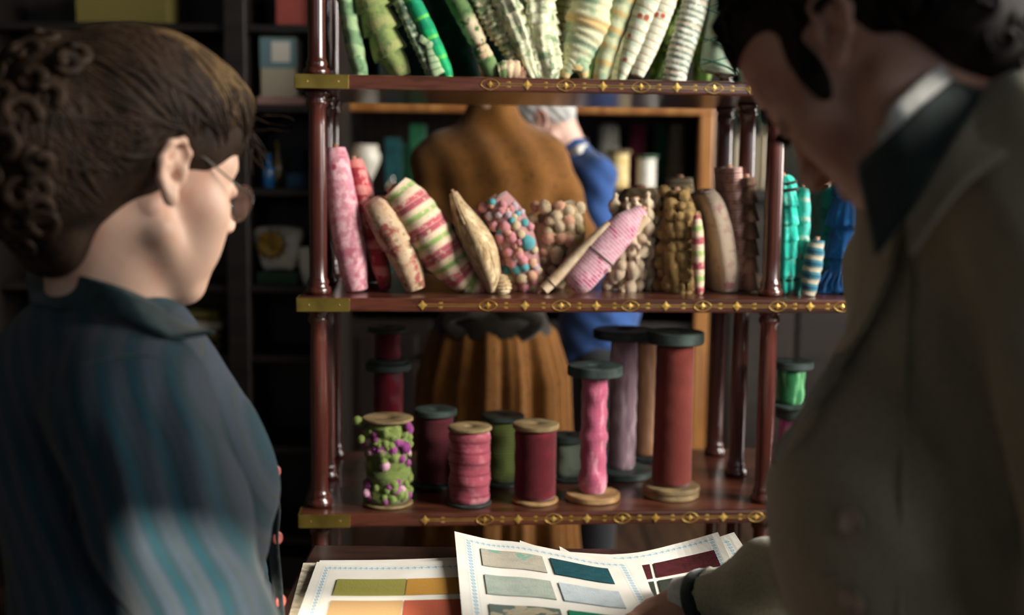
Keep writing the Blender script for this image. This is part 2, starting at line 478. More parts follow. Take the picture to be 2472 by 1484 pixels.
# ------------------------------------------------------------------ trim rolls
def wrap(p, amp, slant=1.0, sharp=1.0):
    def g(t, s_, th):
        x = (s_ / p + slant * th / (2 * PI)) % 1.0
        return 1 + amp * (np.abs(np.sin(PI * x)) ** sharp - 0.5)
    return g
def frill(p, amp, pleats=22, pamp=0.04, phase=0.0):
    def g(t, s_, th):
        x = 1 - (s_ / p + phase) % 1.0
        return 1 + amp * (x - 0.4) + pamp * x * np.cos(th * pleats)
    return g
def lumpy(sc, amp, seed=0.0, k=5):
    def g(t, s_, th):
        return np.array([1 + amp * noise.noise(Vector((math.cos(a) * sc, math.sin(a) * sc, s_ * k * sc + seed))) for a in th])
    return g
def both(*gs):
    def g(t, s_, th):
        r = 1.0
        for q in gs: r = r * q(t, s_, th)
        return r
    return g
ROLLS = {}
def roll(label, pts, v, m, depth=1.3, rf=None, n=70, ring=22, z=Z2, stick=None, group=None, power=2.0, vt=0.0, part='winding', name='trim_roll', cat='trim roll', off=None, parts=None):
    """a roll of wound trim standing on a shelf: pts = (px, py, width px) from its foot to its top"""
    W = []
    for i, (px, py, w) in enumerate(pts):
        p, mpp = ate(px, py, v + vt * i / (len(pts) - 1)); W.append((*p, w / 2 * mpp))
    S = crom(W, n)
    mb = MB().sweep(S[:, :3], S[:, 3], depth, ring, rf, EV, True, power, off)
    dz = z + 0.0006 - min(q[2] for q in mb.v)
    mb.v = [(a, b, c + dz) for a, b, c in mb.v]; S[:, 2] += dz
    r = root(name, Vector(S[0, :3]), label, cat, group)
    mb.build(part, m, r)
    if stick:
        d0 = Vector(S[0, :3]) - Vector(S[4, :3]); d0.normalize()
        a = Vector(S[2, :3]); b = Vector(S[0, :3]) + d0 * stick
        b.z = max(b.z, z + 0.004)
        MB().tube([a, b], min(0.006, S[0, 3] * 0.5), 10).build('core_stick', STICK, r)
    d1 = Vector(S[-1, :3]) - Vector(S[-4, :3]); d1.normalize()
    MB().tube([Vector(S[-1, :3]) - d1 * 0.004, Vector(S[-1, :3]) + d1 * 0.006], max(0.002, S[-1, 3] * 0.35), 10).build('core_end', STICK, r)
    return r, S

def cord(r, S, i, m, name='tie_cord', rad=0.0018, over=1.03, depth=1.3, tilt=0.0):
    """a band tied round a roll at sample i"""
    p = Vector(S[i, :3]); t = (Vector(S[min(i + 1, len(S) - 1), :3]) - Vector(S[max(i - 1, 0), :3])).normalized()
    d = (EV - t * EV.dot(t)).normalized(); sd = d.cross(t); rr = S[i, 3] * over
    MB().tube([p + sd * (math.cos(a) * rr) + d * (math.sin(a) * rr * depth) + t * (tilt * math.cos(a)) for a in np.linspace(0, 2 * PI, 25)], rad, 6, False).build(name, m, r)

def fab(name, base, *p, **k): return fabric(name, base, *p, **k)
# ---- top shelf: greens
g1 = fab('sage_ribbon', '#6f8f68', ('stripe', '#93ab7e', 0.05, .1, .6, 0.03), ('noise', '#4d6b4c', 60, .5, .7))
T = []
T.append(roll('thin sage green ribbon roll leaning at left end of the top shelf', [(872, 186, 34), (858, 120, 44), (838, 20, 42), (812, -110, 38), (795, -200, 30)], 0.06, g1, 1.6, wrap(0.03, .12), z=Z1, stick=0.0))
g2 = fab('olive_fringe', '#8f9a5a', ('stripe', '#a9a56a', 0.045, .0, .35), ('noise', '#5f7547', 50, .5, .65), ('stripe', '#6d7f4c', 0.0045, .0, .4, 0.0, 0))
T.append(roll('olive green roll of fringe in flaring tiers on the top shelf', [(972, 184, 34), (955, 150, 60), (938, 120, 76), (915, 60, 84), (893, 0, 86), (862, -90, 84), (835, -190, 60)], 0.07, g2, 1.2, frill(0.042, .34, 26, .04), n=120, ring=52, z=Z1, stick=0.0))
g3 = fab('grey_green_braid', '#7f9278', ('stripe', '#b3bd9e', 0.016, .2, .6, 0.008), ('noise', '#4f6450', 70, .45, .6))
T.append(roll('slender grey green braid roll beside the bright emerald roll', [(1046, 185, 26), (1020, 120, 30), (985, 45, 30), (955, -20, 30), (905, -130, 28)], 0.05, g3, 1.5, both(wrap(0.012, .2), lumpy(1.5, .3)), z=Z1, stick=0.0))
g3b = fab('pale_green_ribbon', '#a9bd93', ('stripe', '#7d9a73', 0.012, .3, .6))
# looped ribbon end
r3 = T[-1][0]
pp = [ate(x, y, 0.03)[0] for x, y in ((1012, 92), (1035, 105), (1044, 135), (1052, 165), (1060, 181))]
MB().sweep(crom(pp, 16), np.linspace(.007, .012, 16), 0.25, 10, None, EV).build('ribbon_tail', g3b, r3)
g4 = fab('emerald_silk', '#0fa463', ('noise', '#0b8a5e', 30, .45, .6), ('stripe', '#5fc254', 0.038, .0, .16, 0.004), rough=.5)
T.append(roll('bright emerald green bound roll with lime bands', [(1082, 183, 24), (1073, 155, 32), (1050, 105, 38), (1022, 45, 40), (992, -10, 40), (940, -110, 38), (900, -190, 28)], 0.045, g4, 1.3, both(wrap(0.038, .16, .3), lumpy(1.2, .12)), z=Z1, stick=0.0))
g5 = fab('bottle_green_plush', '#0e2f28', ('noise', '#16433a', 40, .5, .65))
T.append(roll('very dark bottle green plush roll behind the emerald roll', [(1130, 175, 66), (1110, 110, 78), (1085, 40, 80), (1050, -60, 78), (1010, -180, 60)], 0.16, g5, 1.2, lumpy(2, .25, 4), z=Z1))
T.append(roll('dark bottle green plush roll at the back, second from the left pole', [(1035, 170, 56), (1000, 90, 64), (955, 0, 66), (905, -110, 60)], 0.26, g5, 1.2, lumpy(2, .25, 9), z=Z1))
g6 = fab('moss_braid', '#5d7a4a', ('stripe', '#cdbd9c', 0.2, .0, .28, .0), ('noise', '#45613a', 60, .5, .65))
T.append(roll('moss green braid roll with a pale pink end hanging above two cut pieces', [(1162, 100, 14), (1155, 84, 40), (1140, 55, 46), (1112, 0, 50), (1060, -100, 50), (1020, -180, 34)], 0.05, g6, 1.2, wrap(0.02, .08), z=Z1 + .055, stick=0.0))
g6b = fab('moss_pink_braid', '#66804f', ('stripe', '#cbb08c', 0.06, .62, 1.1), ('noise', '#48653d', 60, .5, .65))
T.append(roll('short cut piece of moss braid standing below the hanging moss roll', [(1192, 178, 24), (1184, 155, 40), (1170, 125, 42), (1158, 103, 40)], 0.03, g6b, 1.0, wrap(0.012, .08), z=Z1, n=30))
g6c = fab('peach_braid', '#c9ad8a', ('stripe', '#6d8554', 0.045, .0, .35), ('noise', '#d9c4a2', 60, .5, .65))
T.append(roll('short peach and green roll lying behind the top shelf edge', [(1202, 168, 40), (1225, 163, 46), (1255, 162, 40)], 0.025, g6c, 1.0, wrap(0.012, .08), z=Z1, n=24, stick=0.0))
g7 = fab('cream_green_bobble', '#a7a97e', ('spots', '#d8cfae', 95, .55), ('noise', '#5e7450', 60, .5, .65))
T.append(roll('slim bobbled cream green braid roll left of the ruffled pair', [(1262, 160, 22), (1240, 125, 34), (1205, 70, 42), (1170, 5, 44), (1120, -90, 42), (1075, -180, 30)], 0.05, g7, 1.1, both(wrap(0.011, .35, 1), lumpy(2.5, .5, 2, 9)), n=110, z=Z1 + .012, stick=0.0))
g8 = fab('ivory_ruffle', '#c3c4a2', ('spots', '#e6e0c4', 75, .5), ('noise', '#7f9270', 45, .5, .65))
T.append(roll('ivory and green ruffled roll, slanting left half of the ruffled pair', [(1296, 184, 24), (1282, 150, 40), (1262, 95, 58), (1232, 20, 66), (1190, -80, 64), (1150, -180, 40)], 0.04, g8, 1.1, both(frill(0.024, .2, 9, .06), lumpy(2.2, .4, 5, 6)), n=130, ring=36, z=Z1, stick=0.0))
T.append(roll('ivory and green ruffled roll, upright right half of the ruffled pair', [(1322, 182, 30), (1322, 150, 62), (1312, 95, 72), (1305, 20, 76), (1300, -80, 74), (1292, -180, 50)], 0.05, g8, 1.1, both(frill(0.02, .18, 8, .06), lumpy(2.4, .4, 7, 6)), n=130, ring=36, z=Z1, stick=0.0))
g10 = fab('straw_braid', '#b6b27e', ('stripe', '#8b9862', 0.013, .2, .5, 0.005), ('noise', '#cfc698', 60, .5, .65))
T.append(roll('narrow straw yellow braid roll behind the tiered cream roll', [(1336, 180, 26), (1345, 90, 38), (1354, 10, 44), (1365, -90, 44), (1375, -180, 30)], 0.15, g10, 1.1, wrap(0.013, .12, .4), z=Z1))
g11 = fab('cream_sage_wool', '#c6c3a0', ('noise', '#8fa583', 26, .45, .6), ('stripe', '#ccae78', 0.085, .0, .2, 0.01), ('stripe', '#5d8a78', 0.17, .3, .34, 0.01))
def tier11(t, s_, th):
    return (1 + .16 * np.clip(1 - abs(s_ - .092) / .02, 0, 1)) * (1 + .03 * np.sin(s_ * 420 + th))
r11 = roll('thick cream and sage roll with a flaring yellow collar, forked at its foot', [(1388, 160, 62), (1392, 130, 72), (1402, 95, 86), (1412, 70, 98), (1425, 20, 100), (1440, -60, 98), (1455, -190, 70)], 0.06, g11, 1.0, tier11, n=110, z=Z1 + .018, stick=0.0); T.append(r11)
for pts in ([(1362, 188), (1370, 168), (1384, 150)], [(1410, 188), (1407, 168), (1398, 148)]):
    P = crom([tuple(ate(x, y, 0.05)[0]) for x, y in pts], 14); P[:, 2] += max(0, Z1 + .004 - P[:, 2].min())
    MB().sweep(P, np.linspace(.007, .016, 14), 1, 12, wrap(.008, .15), EV).build('wound_foot', g11, r11[0])
g12 = fab('straw_mint', '#b9bd97', ('stripe', '#c8ac72', 0.03, .1, .4, .006), ('noise', '#8fa787', 40, .5, .65))
T.append(roll('straw and mint banded roll right of the forked cream roll', [(1446, 180, 30), (1455, 150, 42), (1470, 90, 52), (1490, 30, 60), (1512, -40, 62), (1545, -180, 50)], 0.06, g12, 1.1, wrap(0.03, .1, .4), z=Z1, stick=0.012))
g13 = fab('mint_red_dot', '#b9c7ad', ('stripe', '#dcd8c0', 0.02, .2, .6, .008), ('spots', '#a4573f', 28, .2), ('stripe', '#b98a72', 0.02, .0, .1, .008))
T.append(roll('pale mint roll with a red dot tapering to a thin foot', [(1496, 186, 16), (1508, 150, 32), (1528, 95, 46), (1550, 30, 56), (1575, -30, 60), (1620, -180, 44)], 0.045, g13, 1.0, wrap(0.02, .05, .4), z=Z1, stick=0.0))
g14 = fab('cream_red_dot', '#d4d2ba', ('stripe', '#b59a80', 0.0135, .0, .15, .004), ('spots', '#b2563f', 30, .2))
T.append(roll('cream roll with red dots and fine brown lines on a dark stick', [(1538, 176, 32), (1550, 140, 46), (1572, 85, 54), (1592, 30, 58), (1612, -30, 58), (1650, -180, 46)], 0.05, g14, 1.0, wrap(0.0135, .03, .3), z=Z1 + .01, stick=0.016))
g15 = fab('leaf_trim', '#4f6a2f', ('spots', '#8aa24a', 60, .5), ('noise', '#2c4022', 45, .5, .6))
T.append(roll('leafy lime green trim roll seen between two cream rolls', [(1580, 180, 36), (1600, 120, 44), (1622, 50, 48), (1650, -40, 48), (1690, -180, 36)], 0.16, g15, 1.1, lumpy(2.5, .5, 3, 9), z=Z1))
g16 = fab('grey_stripe_cord', '#b5b7a5', ('stripe', '#8d9c90', 0.011, .0, .4, .006), ('stripe', '#c0a690', 0.044, .4, .5, .006), ('noise', '#d5d3c4', 60, .5, .65))
T.append(roll('pale grey roll wound in wavy fine stripes', [(1626, 190, 58), (1634, 150, 62), (1648, 100, 66), (1665, 45, 64), (1682, -20, 62), (1715, -180, 46)], 0.05, g16, 1.0, both(wrap(0.011, .09, .6), lumpy(1.4, .16, 3)), n=110, z=Z1, stick=0.0))
g17 = fab('mint_cloth', '#a9bea3', ('noise', '#c4d1ba', 25, .4, .65), ('spots', '#c8a860', 22, .13))
r17 = roll('large mint cloth roll bound criss-cross with green twine', [(1735, 165, 84), (1738, 150, 96), (1742, 100, 92), (1748, 30, 84), (1753, -50, 82), (1760, -180, 70)], 0.05, g17, 1.1, lumpy(1.2, .08), z=Z1 + .014, stick=0.02); T.append(r17)
TW = fab('green_twine', '#3e7f6c')
for i, tl in ((48, .01), (40, -.016), (33, .014), (26, -.016), (20, .012), (14, -.01)):
    cord(r17[0], r17[1], i, TW, 'twine', 0.0011, 1.035, 1.1, tl)
g18 = fab('pale_mint_cloth', '#a7c0a0', ('stripe', '#b99a86', 0.06, .0, .08, .0), ('noise', '#bccdb3', 25, .4, .6))
r18 = roll('smooth pale mint roll nearest the curly haired man', [(1794, 188, 34), (1794, 160, 46), (1797, 100, 54), (1802, 40, 58), (1806, -40, 58), (1812, -180, 46)], 0.05, g18, 1.0, wrap(.05, .04), z=Z1, stick=0.01); T.append(r18)
# filling the back of the top shelf
for i, (x0, x1, w, m, lab) in enumerate(((1200, 1170, 70, g5, 'dark green plush roll at the back behind the ruffled pair'), (1400, 1420, 70, g15, 'leafy green roll at the back behind the tiered cream roll'),
                                         (1480, 1530, 64, g10, 'straw yellow roll at the back behind the red dotted rolls'), (1690, 1720, 60, g15, 'leafy green roll at the back beside the mint cloth roll'),
                                         (905, 868, 60, g5, 'dark green plush roll at the back behind the olive fringe'))):
    T.append(roll(lab, [(x0, 172, w * .6), (x0 * .6 + x1 * .4, 80, w), (x1, -20, w), (2 * x1 - x0, -170, w * .7)], 0.29, m, 1.0, lumpy(2, .25, i), z=Z1, n=40))
# gold rolls of the right bay
g19 = fab('bronze_gold', '#a5823c', ('spots', '#d0b060', 70, .5), ('noise', '#5c4520', 40, .5, .65))
T.append(roll('bronze gold ruffled roll beside the man\'s white collar', [(2395, 200, 40), (2392, 120, 48), (2390, 40, 48), (2388, -60, 46), (2386, -170, 30)], 0.0, g19, 1.1, lumpy(2.6, .6, 1, 9), z=Z1, n=90))
g20 = fab('amber_silk', '#c8882c', ('stripe', '#e2ac4c', 0.03, .1, .5, .02), rough=.4)
T.append(roll('slim amber silk roll between the bronze gold rolls', [(2430, 200, 20), (2430, 120, 28), (2429, 40, 30), (2428, -60, 28), (2426, -170, 18)], 0.0, g20, 1.1, wrap(.03, .12), z=Z1))
T.append(roll('wide bronze gold ruffled roll at the frame\'s right edge', [(2475, 200, 50), (2474, 120, 62), (2472, 40, 62), (2470, -60, 60), (2468, -170, 40)], 0.03, g19, 1.1, lumpy(2.6, .6, 8, 9), z=Z1, n=90))
# ---- middle shelf: pinks and creams
m1 = fab('pink_floral', '#b87a86', ('noise', '#d0a2a8', 70, .42, .6), ('noise', '#a8606f', 28, .55, .66), ('spots', '#98384c', 22, .2), ('stripe', '#c98893', 0.05, .0, .06, .01))
roll('pale pink floral cloth roll leaning on the left pole', [(862, 712, 52), (852, 650, 70), (838, 560, 78), (822, 460, 70), (812, 395, 58), (810, 370, 46)], 0.05, m1, 1.7, lumpy(1, .06), power=2.6)
m2 = fab('red_paisley', '#a23640', ('stripe', '#d07d78', 0.05, .0, .35, .03), ('noise', '#cf8a84', 45, .5, .62), ('noise', '#7d2330', 20, .5, .7))
roll('narrow red paisley roll pressed against the pink floral roll', [(932, 716, 26), (922, 670, 42), (903, 590, 48), (880, 500, 46), (862, 430, 44), (855, 405, 34)], 0.075, m2, 2.4, wrap(.05, .06), power=2.6)
m3 = fab('beige_rose', '#c0a183', ('noise', '#cbb295', 30, .4, .6), ('noise', '#9c524c', 34, .52, .62), ('spots', '#5d5f34', 34, .2), ('noise', '#a88a6c', 120, .5, .65))
def step3(t, s_, th): return 1 + (.13 if t > .48 else 0) + .02 * np.sin(th * 2 + s_ * 30)
roll('beige rose print cloth roll with a wrapped upper half', [(1004, 716, 46), (985, 660, 68), (958, 600, 76), (925, 540, 72), (905, 510, 56), (898, 498, 30)], 0.04, m3, 1.8, step3, n=90, power=2.5)
m4 = fab('candy_stripe', '#d3bda0', ('stripe', '#a8525c', 0.052, .0, .2, .02), ('stripe', '#86a35c', 0.052, .42, .6, .02), ('stripe', '#a8525c', 0.052, .8, 1.1, .02), ('noise', '#c9ab95', 90, .5, .7))
r4, S4 = roll('wide roll wound in pink, cream and green striped ribbon', [(1150, 690, 40), (1112, 668, 84), (1065, 610, 112), (1020, 550, 116), (978, 495, 108), (948, 462, 84)], 0.05, m4, 1.5, wrap(.026, .05, .77), n=110)
P = crom([tuple(ate(x, y, .035)[0]) for x, y in ((1125, 692), (1160, 700), (1195, 690), (1212, 690))], 20)
P[:, 2] += max(0, Z2 + .012 - P[:, 2].min())
MB().sweep(P, np.linspace(.02, .011, 20), .8, 14, None, EV).build('loose_end', m4, r4)
m5 = fab('flax', '#b39b76', ('stripe', '#8d7350', 0.02, .0, .3, 0, 0), ('noise', '#cdb792', 40, .5, .65), ('noise', '#7d6546', 18, .5, .7, (8, 8, 1)))
r5, S5 = roll('tan hank of draped fringe narrowing to a point at its top', [(1188, 700, 40), (1180, 660, 62), (1158, 600, 84), (1132, 550, 72), (1108, 500, 40), (1094, 465, 20)], 0.05, m5, 2.6, both(lumpy(1.5, .18, 6)), n=70)
st = MB()
for i in range(26):
    a = RNG.uniform(-.9, .9); j0 = int(RNG.uniform(26, 66)); L = int(RNG.uniform(14, 26))
    pts = []
    for j in range(j0, max(2, j0 - L), -2):
        p = Vector(S5[j, :3]); w = S5[j, 3]
        pts.append(p + EU * (w * a * (1 + .05 * math.sin(j))) - EV * (w * 2.55 * math.sqrt(max(0.02, 1 - a * a)) + .001))
    st.tube(pts, .0017, 5)
st.build('hanging_strand', m5, r5)
roll('small tan coil of cord beside the foot of the fringe hank', [(1212, 714, 30), (1212, 700, 44), (1210, 682, 36), (1205, 672, 20)], 0.02, m5, 1.1, wrap(.006, .2), n=30)

def blob_mesh(name, m, kind, seed=0):
    """one pompom, bud or rosette to be copied"""
    mb = MB()
    if kind == 'pom': mb.ball((0, 0, 0), 1, 2, None, .3, seed)
    elif kind == 'bud':
        mb.lathe([(.25, -1.2), (.75, -.7), (1.0, 0), (.85, .55), (.45, .9), (.3, 1.3), (.42, 1.5), (.2, 1.8)], ring=12, rf=lambda r, z, a: 1 + .1 * math.cos(5 * a))
    elif kind == 'rosette':
        for L, (rr, z) in enumerate(((1.0, 0), (.72, .28), (.42, .5))):
            n = 9
            for q in range(n):
                a = 2 * PI * (q + .5 * L) / n; c = Vector((math.cos(a) * rr * .62, math.sin(a) * rr * .62, z))
                mb.ball(c, (.36 * rr + .1, .3 * rr + .1, .24), 1, Matrix.Rotation(a, 3, 'Z') @ Matrix.Rotation(-.6, 3, 'Y'))
        mb.ball((0, 0, .6), .22, 1)
    me = bpy.data.meshes.new(name); me.from_pydata(mb.v, [], mb.f)
    me.polygons.foreach_set('use_smooth', [True] * len(me.polygons)); me.materials.append(m); return me
def put(name, me, parent, p, axis, s):
    o = bpy.data.objects.new(name, me); col.objects.link(o); o.parent = parent
    q = Vector(axis).to_track_quat('Z', 'Y').to_matrix() @ Matrix.Rotation(random.random() * 6, 3, 'Z')
    if isinstance(s, (int, float)): s = (s, s, s)
    o.matrix_basis = Matrix.Translation(Vector(p) - WORLD[parent.name]) @ q.to_4x4() @ Matrix.Diagonal((*s, 1))
    return o
def outward(S, v, u=0.0, seed=None):
    """random place and direction on the front of a roll"""
    i = random.randint(2, len(S) - 2); a = random.uniform(-1.45, 1.45)
    T_ = (Vector(S[i + 1, :3]) - Vector(S[i - 1, :3])).normalized()
    d = (EV - T_ * EV.dot(T_)).normalized(); sd = d.cross(T_)
    n_ = sd * math.sin(a) - d * math.cos(a)
    return Vector(S[i, :3]), n_, S[i, 3], T_
rose_pink = fab('dusty_rose_pompom', '#b9757c', ('noise', '#cf9090', 400, .45, .6)); teal_p = fab('teal_pompom', '#5aa3a8', ('noise', '#3f868f', 400, .45, .6))
cream_p = fab('cream_pompom', '#cdb998', ('noise', '#b39d78', 400, .45, .6)); peach_p = fab('peach_pompom', '#cfa084', ('noise', '#b98468', 400, .45, .6)); lilac_p = fab('lilac_pompom', '#b7a3ad')
gold_p = fab('gold_ruffle', '#a98a55', ('noise', '#84683a', 300, .45, .6)); white_b = fab('ivory_bud', '#d8c4a8', ('noise', '#c3a988', 60, .45, .65))
core_t = fab('cluster_core', '#8d7658', ('noise', '#6d5a40', 40, .45, .6))
# pompom garland bundle
random.seed(3)
r6, S6 = roll('bundle of dusty rose, teal and cream pompom trim', [(1285, 705, 60), (1268, 650, 82), (1245, 590, 100), (1215, 535, 100), (1190, 495, 80)], 0.07, fab('pompom_core', '#9a6f6e'), 1.2, lumpy(1.5, .2), part='core')
PM = {k: [blob_mesh('pompom', m, 'pom', i) for i in range(2)] for k, m in (('r', rose_pink), ('t', teal_p), ('c', cream_p), ('p', peach_p), ('l', lilac_p))}
def proj_on(S, px, py, lift):
    """the point of a roll's front under a given place of the photograph"""
    best = None
    for i in range(len(S)):
        p = Vector(S[i, :3]); 
        q = ate(px, py, (p - EO).dot(EV))[0]
        d = (q - p).length
        if best is None or d < best[0]: best = (d, i, q)
    d, i, q = best; w = S[i, 3]; x = min(.98, d / w)
    return q - EV * (w * lift * math.sqrt(1 - x * x)), -EV + (q - Vector(S[i, :3])) / w
POMS = [(1165, 500, 'r', 26), (1185, 487, 't', 20), (1210, 492, 'r', 22), (1150, 515, 'r', 24), (1238, 495, 'l', 20), (1255, 510, 'l', 20), (1180, 520, 'l', 22), (1200, 515, 'l', 20), (1222, 515, 'l', 20), (1170, 540, 't', 22),
        (1190, 545, 'r', 28), (1215, 545, 'r', 30), (1240, 540, 'c', 26), (1262, 535, 't', 22), (1275, 545, 'r', 24), (1180, 565, 't', 22), (1205, 570, 'r', 30), (1230, 570, 'r', 28), (1252, 562, 'c', 24), (1268, 582, 't', 40), (1285, 600, 'c', 22),
        (1200, 600, 'r', 28), (1225, 605, 'r', 30), (1248, 610, 'r', 26), (1210, 628, 'r', 26), (1235, 630, 'r', 34), (1258, 625, 'r', 26), (1222, 650, 't', 28), (1245, 645, 't', 30), (1262, 640, 't', 26), (1280, 632, 'p', 24),
        (1232, 672, 'c', 30), (1258, 668, 'c', 32), (1280, 662, 'p', 30), (1240, 695, 'p', 28), (1265, 692, 'r', 30), (1288, 690, 'c', 26), (1300, 672, 'c', 22), (1205, 660, 'r', 26), (1296, 650, 'c', 22)]
for i in range(46):
    y = random.uniform(492, 700); xc = 1185 + (y - 480) * .42
    POMS.append((xc + random.uniform(-48, 48), y, random.choice('rrrcplt'), random.uniform(14, 22)))
for (x, y, k, w) in POMS:
    p, n_ = proj_on(S6, x, y, 1.2); put('pompom', PM[k][random.randint(0, 1)], r6, p, n_, w * .00037)
# rosettes
r7, S7 = roll('spray of cream and peach cloth rosettes', [(1330, 690, 70), (1340, 640, 110), (1350, 580, 130), (1352, 530, 120), (1340, 500, 90)], 0.12, core_t, 0.9, lumpy(1.5, .2), part='core')
RS = {k: blob_mesh('rosette', m, 'rosette') for k, m in (('c', cream_p), ('p', peach_p), ('y', fab('straw_rosette', '#bfae78', ('noise', '#a5935c', 300, .45, .6))))}
for y in range(500, 700, 25):
    for x in range(1290 if y < 640 else 1285, 1415 if y < 600 else 1415 - int((y - 600) * .9), 25):
        px, py = x + random.uniform(-9, 9), y + random.uniform(-9, 9)
        p, n_ = proj_on(S7, px, py, .9); put('rosette', RS['y' if px > 1385 and random.random() < .7 else random.choice('ccp')], r7, p, n_ + Vector((random.uniform(-.4, .4), 0, random.uniform(-.4, .4))), random.uniform(13, 20) * .00076)
m8 = fab('cream_cord_cloth', '#cbb394', ('noise', '#ddcbb0', 50, .5, .65), ('stripe', '#a88a6c', 0.004, .0, .35))
r8, S8 = roll('thin cream roll lying diagonally against the rosettes', [(1312, 700, 26), (1345, 668, 28), (1400, 612, 28), (1450, 562, 26), (1472, 540, 20)], 0.02, m8, 1.0, wrap(.004, .05), n=60)
cord(r8, S8, 9, fab('dark_thread', '#5a4a3a'), rad=.001, over=1.06, depth=1.0)
m9 = fab('magenta_toile', '#b58490', ('noise', '#a03a62', 34, .52, .62), ('noise', '#c7a0aa', 110, .5, .65), ('stripe', '#cfa6ae', 0.006, .0, .4, .003), ('spots', '#8f2a55', 16, .14))
r9, S9 = roll('pink and magenta patterned roll leaning diagonally with a cream tip', [(1376, 716, 40), (1392, 700, 76), (1420, 668, 84), (1462, 618, 84), (1505, 572, 74), (1530, 548, 50), (1552, 528, 30)], 0.03, m9, 1.0, lumpy(1, .05), n=60, stick=None)
cord(r9, S9, 26, fab('grey_thread', '#7d6f6a'), rad=.0012, over=1.03, depth=1.0)
MB().sweep(crom([tuple(ate(x, y, .03)[0]) for x, y in ((1520, 556), (1545, 534), (1558, 520))], 12), [.0135] * 12, 1, 14).build('cream_tip', m8, r9)
# ivory buds
r10, S10 = roll('cluster of ivory bud tassels hanging in rows', [(1510, 712, 80), (1515, 660, 96), (1525, 600, 108), (1535, 545, 110), (1530, 500, 80)], 0.10, core_t, 0.9, lumpy(1.5, .2), part='core')
BD = blob_mesh('bud', white_b, 'bud')
BUDS = []
for y in range(498, 715, 27):
    for x in range(1472 if y > 560 else 1488, 1592 if y < 640 else 1568, 23):
        BUDS.append((x + random.uniform(-7, 7), y + random.uniform(-7, 7), random.uniform(12, 19)))
for x, y, w in BUDS:
    p, n_ = proj_on(S10, x, y, .95); put('bud', BD, r10, p, Vector((random.uniform(-.35, .35), -.3, random.choice((1, 1, -.2)))), (w * .00072, w * .00072, w * .00085))
# gold ruffles
r11b, S11 = roll('bunch of golden tan ruffled trim, upright beside the ivory buds', [(1628, 710, 84), (1628, 650, 100), (1630, 580, 104), (1634, 520, 96), (1632, 470, 56)], 0.09, fab('gold_core', '#7d6338', ('noise', '#54421f', 40, .45, .6)), 1.6, lumpy(2, .35), part='core')
GR = blob_mesh('ruffle', gold_p, 'rosette')
for y in range(468, 712, 24):
    for x in range(1586 if y > 500 else 1610, 1682 if y > 500 else 1668, 22):
        p, n_ = proj_on(S11, x + random.uniform(-8, 8), y + random.uniform(-8, 8), 1.6); put('ruffle', GR, r11b, p, n_ + Vector((random.uniform(-.5, .5), 0, random.uniform(-.6, .6))), random.uniform(12, 19) * .00076)
m12 = fab('ribbon_stick', '#cdb59a', ('stripe', '#9c4a54', 0.046, .0, .3), ('stripe', '#86a35c', 0.046, .55, .75), ('noise', '#b59a80', 90, .5, .7))
roll('slim stick wound with pink, cream and green ribbon', [(1689, 704, 14), (1688, 690, 22), (1686, 620, 28), (1684, 550, 28), (1682, 512, 16)], 0.01, m12, 1.0, wrap(.0155, .06), n=60, stick=.008)
m13 = fab('cream_speckle', '#c6b29c', ('noise', '#b89a8a', 60, .5, .62), ('noise', '#a8787a', 40, .6, .7))
roll('cream speckled flat bolt seen end on', [(1738, 700, 56), (1734, 640, 66), (1722, 560, 66), (1706, 500, 60), (1694, 470, 44)], 0.12, m13, 3.6, lumpy(1, .05), power=3.0)
m14 = fab('dusty_pink_wound', '#b08780', ('stripe', '#7d5a52', 0.017, .0, .14), ('stripe', '#c9a49a', 0.0057, .2, .6), ('noise', '#93685f', 60, .5, .65))
roll('tall dusty pink wound bolt with fine dark lines', [(1778, 702, 26), (1775, 640, 40), (1770, 560, 44), (1764, 480, 42), (1760, 412, 42)], 0.13, m14, 4.2, wrap(.0057, .05, .4), n=130, power=3.2, off=.2)
m15 = fab('brown_twist', '#6a5042', ('noise', '#8a6b58', 40, .5, .65), ('stripe', '#c69a86', 0.5, .0, .1))
roll('brown twisted braid roll just left of the right front pole', [(1812, 716, 26), (1808, 670, 34), (1806, 600, 40), (1804, 520, 40), (1802, 445, 36)], 0.09, m15, 2.0, frill(.033, .45, 6, .05), n=110)
roll('dark pink cloth roll at the back behind the red paisley roll', [(905, 690, 40), (885, 560, 60), (868, 450, 56), (860, 425, 36)], 0.22, fab('dark_pink', '#8a4a58', ('noise', '#6d3545', 40, .5, .65)), 1.2, lumpy(1, .1))
roll('tan ruffled roll at the back behind the ivory buds', [(1560, 690, 100), (1550, 600, 130), (1545, 510, 130), (1545, 470, 80)], 0.25, core_t, 0.8, lumpy(2, .35, 3))
roll('grey brown flat bolt at the back beside the gold ruffles', [(1640, 690, 60), (1640, 560, 70), (1640, 460, 66), (1640, 448, 50)], 0.33, fab('grey_brown_bolt', '#6f6250', ('stripe', '#8d8068', 0.01, .1, .5)), 0.5, power=3)
